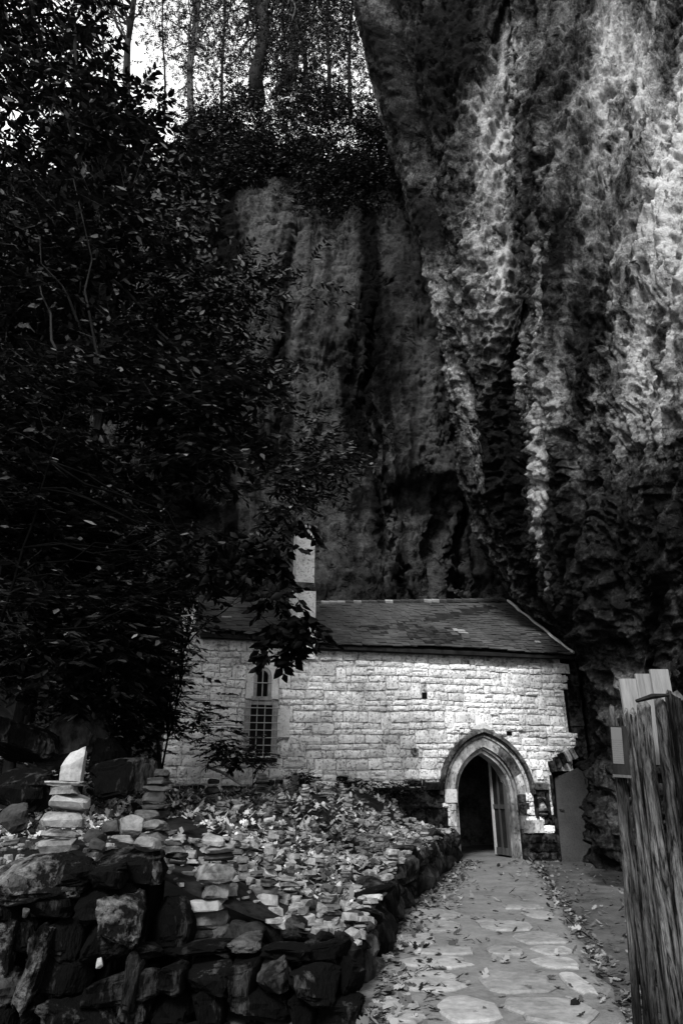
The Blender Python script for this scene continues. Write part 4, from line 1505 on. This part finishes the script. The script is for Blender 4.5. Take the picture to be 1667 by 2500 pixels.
# chunks along the top of the terrace wall at the left
for i, (px, py, Yd, w, h, m, lab) in enumerate((
        (232, 2045, 6.15, .20, .15, FD, "rounded dark stone on the terrace wall right of the tall cairn"),
        (272, 2022, 6.35, .17, .13, FD, "knobbly grey stone sitting behind the terrace wall edge"),
        (238, 2062, 6.0, .13, .08, FD, "small square stone at the terrace wall edge near the tall cairn"),
        (318, 2020, 6.25, .22, .2, F, "large tilted grey stone in the middle of the terrace wall top"),
        (352, 2002, 6.5, .26, .2, F, "broad grey stone at the back of the terrace wall top"),
        (376, 2015, 6.2, .17, .08, F, "smooth oblong stone on the terrace wall"),
        (360, 2062, 6.05, .22, .13, F, "wedge shaped grey stone overhanging the terrace wall front"),
        (300, 2048, 6.05, .2, .05, F, "thin flat stone lying on the terrace wall front edge"),
        (35, 2000, 6.5, .3, .25, FD, "rough dark boulder left of the tall cairn"),
        (30, 2055, 6.2, .14, .04, F, "thin slab at the far left of the terrace wall"),
        (380, 2120, 5.78, .04, .09, F, "small white chip stuck on the terrace wall face"),
        (245, 2338, 5.5, .05, .07, FP, "small white stone wedged under the square block in the terrace wall"),
        (64, 2215, 5.6, .06, .07, FD, "pebble in a gap of the terrace wall near the left edge"))):
    q = P(px, py, Yd)
    o = put("loose_stone", BOULD[i % 14] if h > .12 else (BOULD[(i * 3) % 16] if w < .1 else SLABS[i]), None, None, (q.x, Yd, q.z if h > .12 else q.z - h / 2), (rb.uniform(-.2, .2), rb.uniform(-.2, .2), rb.uniform(-.5, .5)), (w, w * .8, h))
    own_mat(o, m)
    tag(o, lab, "stone", "loose stones on the terrace wall")

for i in range(9):
    xl_ = -1.32 + .15 * i + rb.uniform(-.04, .04)
    yl_ = 6.5 + rb.uniform(-.08, .12)
    put("block", rb.choice(BOULD), None, fw, (xl_, yl_, .44 + rb.uniform(-.03, .05)), (rb.uniform(-.2, .2), rb.uniform(-.2, .2), rb.uniform(0, 3)), (rb.uniform(.2, .34), rb.uniform(.18, .28), rb.uniform(.13, .22)))

# big rocks in the bank behind
for i, (px, py, Yd, w, h, lab) in enumerate(((170, 1800, 9.5, 1.0, .75, "large dark rock slab in the bank above the tall cairn"), (60, 1815, 9.0, .9, .5, "dark ridged rock in the bank at the far left"),
                                             (255, 1840, 9.2, .5, .5, "dark leaning rock beside the large slab in the bank"), (300, 1905, 8.6, .7, .5, "dark hump of rock behind the terrace wall"),
                                             (60, 1930, 8.2, .9, .5, "low dark rock behind the boulder at the left"))):
    q = P(px, py, Yd)
    o = put("bank_rock", BIGB[i], None, None, (q.x, Yd, q.z), (rb.uniform(-.3, .3), rb.uniform(-.3, .3), rb.uniform(-.5, .5)), (w, w * .8, h))
    own_mat(o, M_dark_rock if i > 0 else M_boulder)
    tag(o, lab, "rock")

# fallen branch on the slope
a, c = P(505, 1872, 14.0), P(592, 1918, 12.4)
b = MB(); b.tube([a, (a + c) / 2 + Vector((0, 0, .04)), c], [.03, .028, .02], 6)
tag(b.build("fallen_branch", M_flat), "straight bare branch lying on the leafy slope under the window", "branch")

# ------------------------------------------------------------------ fence
fence = empty("palisade_fence", "tall palisade of weathered split logs at the right edge", "fence", (1.9, 4.6, 0))


def stake(x, y, r, top, lean, seed):
    q = random.Random(seed)
    n, rows = 22, 34
    V, Fc = [], []
    ph = q.uniform(0, 6.28)
    for j in range(rows):
        t = j / (rows - 1)
        z = -.1 + (top + .1) * t
        for k in range(n):
            a = 2 * math.pi * k / n
            rr_ = r * (1 + .14 * math.sin(2 * a + ph) + .13 * math.sin(5 * a + ph * 2 + z * .8) + .07 * math.sin(9 * a + z * 1.3) + .07 * q.uniform(-1, 1)) * (1 - .10 * t)
            zz = z
            if j == rows - 1: zz += .03 * math.cos(a - ph) * q.uniform(.5, 1.2) - .012
            V.append((rr_ * math.cos(a) + lean * (z - 1) + .012 * math.sin(z * 2 + ph), rr_ * math.sin(a), zz))
    for j in range(rows - 1):
        for k in range(n):
            k2 = (k + 1) % n
            Fc.append((j * n + k, j * n + k2, (j + 1) * n + k2, (j + 1) * n + k))
    V.append((lean * (top - 1), 0, top + .03))
    me_cap = [((rows - 1) * n + k, (rows - 1) * n + (k + 1) % n, len(V) - 1) for k in range(n)]
    me = new_mesh("stake", V, Fc + me_cap)
    me.materials.append(M_stake); me.materials.append(M_cut)
    for i, pl in enumerate(me.polygons):
        pl.use_smooth = i < len(Fc)
        if i >= len(Fc): pl.material_index = 1
    return put("stake", me, None, fence, (x - 1.9, y - 4.6, 0))


fr = random.Random(9)
for k, (pc, pw, Yd, pt) in enumerate(((1491, 21, 5.0, 1728), (1510, 20, 5.03, 1733), (1528, 20, 4.98, 1732), (1546, 19, 5.0, 1730), (1572, 37, 4.9, 1716), (1605, 33, 4.88, 1708),
                                      (1630, 24, 4.92, 1700), (1655, 33, 4.82, 1694), (1690, 40, 4.78, 1690), (1730, 42, 4.72, 1688), (1772, 42, 4.66, 1686), (1812, 40, 4.6, 1684))):
    q_ = P(pc, pt, Yd)
    r = pw * .5 * Yd / 1.03 / 1640 * .84
    stake(q_.x - .066 * (q_.z - 1), Yd + fr.uniform(-.012, .012), r, q_.z + fr.uniform(-.02, .02), .066 + fr.uniform(-.003, .003), k)
for zz in (.45, 1.55):
    b = MB(); b.tube([(.02 + .066 * (zz - 1), .50, zz), (1.0 + .066 * (zz - 1), .12, zz)], .045, 8); b.build("rail", M_stake, fence)

gate = empty("board_screen", "three pale new boards rising in steps behind the palisade", "board fence", (2.2, 5.15, 0))
for px0, px1, pyt, Yd in ((1511, 1552, 1657, 5.2), (1550, 1587, 1645, 5.23), (1586, 1631, 1634, 5.2)):
    a, c = P(px0, pyt, Yd), P(px1, pyt, Yd)
    b = MB(); b.box(a.x, c.x - .003, 0, .024, 1.72, a.z)
    b.build("board", M_new_wood, gate, loc=(-2.2, Yd - 5.15, 0))
b = MB(); b.box(a.x - .2, c.x + .1, .09, .13, 1.76, 1.84); b.build("rail", M_new_wood, gate, loc=(-2.2, 0, 0))
a, c = P(1552, 1712, 4.8), P(1632, 1697, 4.78)
b = MB(); b.tube([a, (a + c) / 2 + Vector((0, 0, .012)), c], [.012, .02, .01], 5)
tag(b.build("bark_strip", M_bark), "dark strip of bark lying across the palisade tops", "bark")

notice = empty("notice_board", "narrow grey printed notice fixed to the end stakes of the palisade", "notice", (P(1512, 1828, 4.94).x, 4.94, P(1512, 1828, 4.94).z), (0, math.radians(4), math.radians(-14)))
b = MB(); b.box(-.055, .055, -.01, .01, -.17, .15); b.build("backing_board", M_bark, notice)
b = MB(); b.box(-.05, .02, -.014, -.0105, -.10, .14); b.build("paper_sheet", M_paper, notice)
b = MB(); b.box(-.058, .058, -.025, .012, -.188, -.1705); b.build("ledge", M_bark_pale, notice)

# ------------------------------------------------------------------ leaves
def leaf_arrays(pos, dirv, nrm, L, W, fold=.12):
    """six-point leaves; all inputs arrays"""
    dirv = dirv / (np.linalg.norm(dirv, axis=1, keepdims=True) + 1e-9)
    nrm = nrm - dirv * (nrm * dirv).sum(1, keepdims=True)
    nrm /= np.linalg.norm(nrm, axis=1, keepdims=True) + 1e-9
    side = np.cross(nrm, dirv)
    L = L[:, None]; W = W[:, None]
    base = pos
    tip = pos + dirv * L - nrm * L * .08
    m = pos + dirv * L * .45 - nrm * W * fold * 2
    l1 = pos + dirv * L * .38 + side * W * .5
    r1 = pos + dirv * L * .38 - side * W * .5
    l2 = pos + dirv * L * .75 + side * W * .28 - nrm * L * .03
    r2 = pos + dirv * L * .75 - side * W * .28 - nrm * L * .03
    V = np.stack([base, l1, l2, tip, r2, r1, m], 1)
    n = len(pos)
    loc = np.array([(0, 6, 1), (1, 6, 2), (2, 6, 3), (3, 6, 4), (4, 6, 5), (5, 6, 0)])
    Fc = (np.arange(n)[:, None, None] * 7 + loc[None]).reshape(-1, 3)
    return V.reshape(-1, 3), Fc


def leaf_object(name, V, Fc, tone, per, m, parent):
    me = new_mesh(name, V, Fc)
    at = me.attributes.new("tone", 'FLOAT', 'POINT')
    at.data.foreach_set("value", np.repeat(tone, per).astype(np.float32))
    return put(name, me, m, parent)


def rand_unit(n, r):
    v = r.normal(size=(n, 3))
    return v / np.linalg.norm(v, axis=1, keepdims=True)


def tree(name, label, cat, base, top, rad, blobs, ntwig, leaf_len, seed, m=M_leaf, bark=None, group=None, flat=0.85, droop=.15,
         pale=.05, per_twig=16, limbs=14, twig_len=(.5, 1.1), lean=None, trunk=True, leaf_w=.42):
    """blobs: (centre Vector, rx, ry, rz, weight)"""
    r = np.random.default_rng(seed)
    q = random.Random(seed)
    bark = bark or M_bark
    base = Vector(base)
    t = empty(name, label, cat, base, group=group)
    bl = [(np.array(c) - np.array(base), np.array((rx, ry, rz)), w) for c, rx, ry, rz, w in blobs]
    if trunk:
        topv = Vector(top) - base
        n = 14
        bx, by = q.uniform(0, 6), q.uniform(0, 6)
        pts = [topv * (i / (n - 1)) + Vector((math.sin(i * .7 + bx) + q.uniform(-.6, .6), math.sin(i * .6 + by) + q.uniform(-.6, .6), 0)) * rad * .9 * (0 < i) for i in range(n)]
        pts[0] -= Vector((0, 0, .3))
        b = MB(); b.tube(pts, [rad * (1.25 if i == 0 else 1) * (1 - .75 * i / (n - 1)) for i in range(n)], 9)
        b.build("trunk", bark, t, sm=True)
    else:
        pts = [Vector((0, 0, 0)), Vector((0, 0, .5))]
    wts = np.array([b_[2] for b_ in bl], float); wts /= wts.sum()
    which = r.choice(len(bl), size=ntwig, p=wts)
    C = np.array([b_[0] for b_ in bl])[which]; Rr = np.array([b_[1] for b_ in bl])[which]
    u = rand_unit(ntwig, r) * (r.random((ntwig, 1)) ** .45)
    st = C + u * Rr
    # clump: throw away twigs in the gaps of a noise so light and dark show
    keep = fbm(st * .55 + seed, 2) > -.22
    st = st[keep]; u = u[keep]; nt = len(st)
    az = r.uniform(0, 2 * np.pi, nt)
    d = np.stack([np.cos(az), np.sin(az), r.normal(-droop, .16, nt)], 1) + u * .5
    d /= np.linalg.norm(d, axis=1, keepdims=True)
    tl = r.uniform(*twig_len, nt)
    # limbs
    b = MB()
    for i in range(limbs):
        k = q.randrange(nt)
        e = Vector(st[k])
        hgt = q.uniform(.3, .95)
        s0 = pts[min(int(hgt * (len(pts) - 1)), len(pts) - 1)]
        mid = (s0 + e) / 2 + Vector((q.uniform(-.3, .3), q.uniform(-.3, .3), q.uniform(.1, .6))) * (e - s0).length * .2
        r0 = max(.02, rad * .35) * q.uniform(.6, 1)
        cv = []
        for j in range(8):
            f_ = j / 7
            pt = s0.lerp(mid, f_).lerp(mid.lerp(e, f_), f_)
            wob = (e - s0).length * .035 * (0 < j < 7)
            cv.append(pt + Vector((q.uniform(-1, 1), q.uniform(-1, 1), q.uniform(-1, 1))) * wob)
        b.tube(cv, [r0 * (1 - .88 * j / 7) for j in range(8)], 5)
    if limbs: b.build("limbs", bark, t, sm=True)
    # twigs
    e1 = st + d * tl[:, None]
    ax = np.cross(d, np.array([0, 0, 1.0])); ax /= np.linalg.norm(ax, axis=1, keepdims=True) + 1e-9
    up = np.cross(ax, d)
    rad_t = leaf_len * .035
    ring0 = [st + ax * rad_t, st - ax * rad_t * .5 + up * rad_t * .8, st - ax * rad_t * .5 - up * rad_t * .8]
    V = np.stack(ring0 + [e1], 1).reshape(-1, 3)
    Fc = (np.arange(nt)[:, None, None] * 4 + np.array([(0, 1, 3), (1, 2, 3), (2, 0, 3)])[None]).reshape(-1, 3)
    o = put("twigs", new_mesh("twigs", V, Fc), M_twig if bark is M_bark else bark, t); o["kind"] = "stuff"
    # leaves
    k = per_twig
    f = (np.arange(k)[None, :] + r.uniform(-.3, .3, (nt, k))) / k
    pos = st[:, None, :] + d[:, None, :] * (tl[:, None] * (.15 + .85 * f))[..., None]
    sgn = np.where(np.arange(k) % 2 == 0, 1, -1)[None, :, None]
    dv = d[:, None, :] * .7 + ax[:, None, :] * sgn * .8 + r.normal(0, .25, (nt, k, 3)) * np.array([1, 1, .6])
    dv[:, :, 2] -= .1
    nr = np.array([0, 0, 1.0]) * flat + r.normal(0, 1 - flat + .12, (nt, k, 3))
    pos = pos.reshape(-1, 3); dv = dv.reshape(-1, 3); nr = nr.reshape(-1, 3)
    N = len(pos)
    L = leaf_len * r.uniform(.6, 1.3, N)
    V, Fc = leaf_arrays(pos, dv, nr, L, L * leaf_w * r.uniform(.8, 1.2, N))
    tone = np.clip(r.gamma(1.0, .015, N), 0, .3)
    tone = np.where(r.random(N) < pale * .75, r.uniform(.25, 1, N) ** 1.5, tone)  # random pale leaves stand in for glints, painted into the tone
    o = leaf_object("crown", V, Fc, tone, 7, m, t)
    return t


def blob(px, py, Y, rx, ry, dep, w=None):
    """an ellipsoid of crown, sized on the photograph: radii rx, ry in its pixels, dep in metres"""
    c = P(px, py, Y)
    e = P(px + rx, py, Y); g = P(px, py - ry, Y)
    return (c, abs(e.x - c.x), dep, abs(g.z - c.z), w or rx * ry)


def gz(x, y): return float(terrace_h(x, y))


# the wood on the left bank
xb = P(235, 1500, 11)
tree("leafy_tree", "tall dark tree on the left bank whose crown reaches across to the chimney", "tree", (xb.x, 11, gz(xb.x, 11)), P(262, 500, 11), .15,
     [blob(230, 1000, 11, 250, 200, 1.6), blob(250, 640, 11, 230, 160, 1.6), blob(500, 1030, 10.5, 150, 130, 1.2), blob(570, 1230, 10.5, 120, 110, 1.0), blob(330, 1300, 10.8, 270, 140, 1.5)],
     1350, .20, 41, limbs=26, flat=.9, pale=.07)
tree("leafy_tree", "high dark tree at the top left with leaves against the sky", "tree", (P(90, 1600, 12.5).x, 12.5, gz(P(90, 1600, 12.5).x, 12.5)), P(190, 60, 13), .17,
     [blob(120, 350, 13, 260, 180, 1.8), blob(50, 60, 13, 200, 200, 1.8), blob(330, 380, 13, 150, 110, 1.4), blob(90, 700, 12.5, 200, 180, 1.5), blob(170, 190, 12, 90, 70, .8, 6000)],
     1600, .24, 43, limbs=20, flat=.82, pale=.06)
tree("leafy_tree", "spreading tree with pale flat leaf sprays in front of the back cliff", "tree", (P(330, 1650, 13).x, 13, gz(P(330, 1650, 13).x, 13)), P(420, 700, 13), .10,
     [blob(520, 720, 12.5, 150, 70, 1.0), blob(690, 700, 12.3, 120, 32, .8, 6500), blob(420, 820, 12.5, 180, 100, 1.2), blob(560, 900, 12.4, 90, 50, .7), blob(380, 540, 13, 130, 100, 1.2),
      blob(680, 1040, 12.2, 70, 90, .7), blob(790, 1130, 12.0, 70, 40, .5, 3500), blob(660, 1180, 12, 100, 80, .8)],
     1350, .17, 47, limbs=20, pale=.36, flat=.93, droop=.03, leaf_w=.36)
tree("leafy_tree", "low dark tree filling the left edge above the cairns", "tree", (P(60, 1750, 9.5).x, 9.5, gz(P(60, 1750, 9.5).x, 9.5)), P(110, 1150, 9.5), .09,
     [blob(80, 1300, 9.5, 220, 220, 1.4), blob(120, 1560, 9.3, 260, 140, 1.3), blob(60, 1050, 9.5, 180, 160, 1.2), blob(300, 1480, 9.6, 150, 130, 1.0)],
     1400, .16, 53, limbs=18, pale=.055)
tree("leafy_shrub", "bushy dark shrub growing in front of the chapel's left end", "shrub", (P(400, 1850, 13.5).x, 13.5, gz(P(400, 1850, 13.5).x, 13.5)), P(390, 1650, 13.5), .05,
     [blob(310, 1600, 13, 130, 170, 1.0), blob(380, 1720, 13.2, 130, 120, 1.0), blob(450, 1700, 13.5, 70, 80, .8), blob(500, 1790, 13.6, 80, 60, .8), blob(575, 1835, 14.5, 50, 30, .4), blob(250, 1760, 12, 130, 110, 1.0)],
     1650, .125, 59, limbs=14, twig_len=(.3, .7), pale=.09)
tree("leafy_shrub", "thin bare twigged shrub before the chapel's left roof", "shrub", (P(400, 1800, 12).x, 12, gz(P(400, 1800, 12).x, 12)), P(470, 1480, 12), .022,
     [blob(460, 1480, 12, 110, 110, .8), blob(560, 1470, 12, 120, 70, .6)], 240, .10, 61, m=M_leaf_black, bark=M_black_twig, limbs=26, twig_len=(.3, .8), per_twig=7)
# hanging spray of large drooping leaves before the chapel
xo = -4.4
tree("leafy_tree", "slender tree leaning in with big drooping leaves before the chimney", "tree", (xo, 8.2, gz(xo, 8.2) - .1), (xo + .5, 8.2, 6.5), .03,
     [blob(560, 1350, 8.2, 100, 60, .5), blob(690, 1330, 8.2, 40, 50, .35, 1800), blob(715, 1535, 8.2, 70, 40, .3, 6500), blob(800, 1560, 8.2, 35, 15, .2), blob(670, 1450, 8.2, 60, 22, .3, 2000), blob(750, 1270, 8.2, 25, 30, .3, 900), blob(690, 1595, 8.2, 40, 15, .2, 1200), blob(745, 1455, 8.2, 20, 15, .2, 300)],
         125, .15, 67, m=M_leaf_black, bark=M_black_twig, limbs=9, flat=.2, droop=.6, pale=.0, per_twig=9, twig_len=(.2, .45), leaf_w=.55)
# creepers at the foot of the chapel wall
for i, (px, py, Yd, rx, ry, lab) in enumerate(((730, 1905, 16.6, 50, 22, "low dark creeper at the foot of the chapel wall right of the barred window"), (850, 1918, 16.9, 70, 18, "dark moss and creeper along the middle of the chapel's plinth"),
                                               (975, 1925, 17.1, 60, 14, "dark creeper on the chapel's plinth beside the portal"), (620, 1850, 16.2, 55, 30, "small dark bush under the sill of the barred window"))):
    c = P(px, py, Yd)
    tree("wall_creeper", lab, "creeper", (c.x, Yd, gz(c.x, Yd)), c, .012, [blob(px, py, Yd, rx, ry, .25)], 170, .06, 90 + i, m=M_leaf, limbs=6, twig_len=(.12, .3), per_twig=9, flat=.5, pale=.03)

# ------------------------------------------------------------------ cliff top: bank shrubs and thin trees against the sky
for i, (px, py, Yd, rx, ry, lab) in enumerate(((560, 330, 24.8, 120, 110, "dark ivy bush hanging over the left of the cliff edge"), (700, 270, 25.5, 150, 110, "rounded dark bush on the highest part of the cliff edge"),
                                               (820, 330, 25, 120, 120, "dark bush on the cliff edge nearest the overhang"), (700, 390, 24, 130, 60, "trailing dark ivy just above the bare back cliff"),
                                               (900, 470, 23.2, 110, 80, "dark creeper hanging in the corner between the two cliffs"), (930, 340, 24.4, 60, 120, "narrow dark bush tucked against the overhanging cliff"), (600, 420, 23.9, 140, 60, "ivy curtain at the left of the bare back cliff's top"), (820, 450, 23.3, 120, 90, "thick ivy hanging low over the right of the back cliff's top"), (500, 360, 25.2, 90, 110, "dark bush at the left end of the cliff edge"))):
    c = P(px, py, Yd)
    tree("clifftop_shrub", lab, "shrub", (c.x, Yd + 1.2, c.z - 1.2), c, .08,
         [blob(px, py, Yd, rx, ry, 1.2)], 950, .17, 200 + i, m=M_leaf, limbs=10, twig_len=(.4, 1.0), droop=.35, flat=.5, pale=.03, per_twig=12, group="shrubs along the cliff edge")

tops = [(318, 20, .22, 24, "dark straight tree standing apart at the left of the sky gap"), (470, 300, .34, 29, "pale hazy trunk in the middle of the sky gap"),
        (628, 180, .42, 27, "thick dark trunk on top of the cliff"), (690, 150, .40, 27.6, "forked pale trunk leaning right on top of the cliff"),
        (745, 180, .26, 29, "slim trunk right of the forked one"), (800, 200, .14, 26.5, "thin sapling on the cliff top right of the trunks"),
        (856, 215, .12, 26, "thin dark sapling nearest the overhanging cliff"), (545, 260, .16, 30, "slender tree between the hazy trunk and the thick one"),
        (400, 250, .07, 27, "thin twiggy sapling in the sky gap beside the straight dark tree"), (250, 250, .08, 27.5, "thin twiggy sapling left of the straight dark tree")]
for i, (px, py, rd, Yd, lab) in enumerate(tops):
    c = P(px, max(py, 150) + 60, Yd)
    if i == 0:
        c = P(318, 330, 24)
    dx = {3: 60, 4: -20, 1: 10}.get(i, 0)
    tp = P(px + dx, -260, Yd + .5)
    bl = [blob(px + dx * .3, 150, Yd, 110, 110, 2.2), blob(px + dx * .6, 0, Yd, 130, 140, 2.4), blob(px + dx, -160, Yd, 140, 120, 2.4)]
    if i == 0: bl = [blob(230, -60, Yd, 160, 90, 2), blob(330, -60, Yd, 90, 80, 1.5)]
    tree("clifftop_tree", lab, "tree", c, tp, rd * (.7 if i in (1, 4, 7) else 1), bl, (1250 if i < 8 else 420) if i else 350, .13, 300 + i, m=M_leaf_top, bark=(M_bark_pale if i in (1, 3) else M_bark),
         limbs=60, flat=.25, droop=.5, pale=.14, per_twig=14, twig_len=(.5, 1.3), group="trees on the cliff top", leaf_w=.55)

# ------------------------------------------------------------------ fallen leaves
def litter(name, XY, zf, size, seed, lab, tilt=.35, dim=1.0):
    r = np.random.default_rng(seed)
    n = len(XY)
    lob = np.array([(0, 0), (.18, .16), (.3, .09), (.45, .27), (.55, .14), (.75, .22), (1, 0), (.75, -.22), (.55, -.14), (.45, -.27), (.3, -.09), (.18, -.16)])
    k = len(lob)
    S = size * r.uniform(.6, 1.25, n)
    yaw = r.uniform(0, 6.28, n)
    cx, cy = np.cos(yaw), np.sin(yaw)
    curl = r.uniform(-.2, .9, n)
    x = (lob[None, :, 0] - .5) * S[:, None]; y = lob[None, :, 1] * S[:, None] * r.uniform(.9, 1.4, (n, 1))
    z = curl[:, None] * ((x / S[:, None]) ** 2 + 1.5 * (y / S[:, None]) ** 2) * S[:, None] * .6
    tx, ty = r.normal(0, tilt, n), r.normal(0, tilt, n)
    z = z + x * tx[:, None] + y * ty[:, None]
    X = XY[:, :1] + x * cx[:, None] - y * cy[:, None]
    Yv = XY[:, 1:2] + x * cy[:, None] + y * cx[:, None]
    z0 = zf(XY[:, 0], XY[:, 1])
    Zv = z0[:, None] + z - z.min(1, keepdims=True) * .8 + .004
    V = np.stack([X, Yv, Zv], 2)
    cen = np.stack([XY[:, 0], XY[:, 1], z0 + .004 + (-z.min(1)) * .8], 1)[:, None, :]
    V = np.concatenate([V, cen], 1).reshape(-1, 3)
    loc = np.array([(i, (i + 1) % k, k) for i in range(k)])
    Fc = (np.arange(n)[:, None, None] * (k + 1) + loc[None]).reshape(-1, 3)
    tone = np.clip(r.beta(1.3, 2.4, n), 0, 1) * dim
    o = leaf_object(name, V, Fc, tone, k + 1, M_litter, None)
    return tag(o, lab, "fallen leaves", kind="stuff")


r = np.random.default_rng(99)
n = 1450
Yp = 5.2 + 12.4 * r.random(n) ** 1.2
side = r.random(n)
xl, xr = wall_x(Yp), path_right(Yp)
w = xr - xl
Xp = np.where(side < .55, xl + .05 + np.abs(r.normal(0, .26, n)), np.where(side < .86, xr + .08 + r.normal(0, .10, n) + .03, xl + w * r.random(n)))
litter("path_leaves", np.stack([Xp, Yp], 1), lambda x, y: np.where(x < path_right(y), .032, -.03), .10, 5, "dry fallen oak leaves scattered along both edges of the path", dim=.5)
n = 700
Yp = 5 + 12.5 * r.random(n)
Xp = path_right(Yp) + .1 + 3.0 * r.random(n) ** 1.6
litter("yard_leaves", np.stack([Xp, Yp], 1), lambda x, y: x * 0 - .035, .075, 6, "sparse fallen leaves on the bare earth right of the path", dim=.4)
n = 11000
Yp = 7.5 + 9.9 * r.random(n)
dl = .25 + 7.4 * r.random(n) ** 1.1
Xp = wall_x(Yp) - dl
keep = fbm(np.stack([Xp * .7, Yp * .7, Xp * 0], 1), 2) > -.25
XY = np.stack([Xp, Yp], 1)[keep]
litter("slope_leaves", XY, lambda x, y: terrace_h(x, y) + .01, .11, 7, "thick carpet of pale fallen leaves on the slope below the chapel", .5)
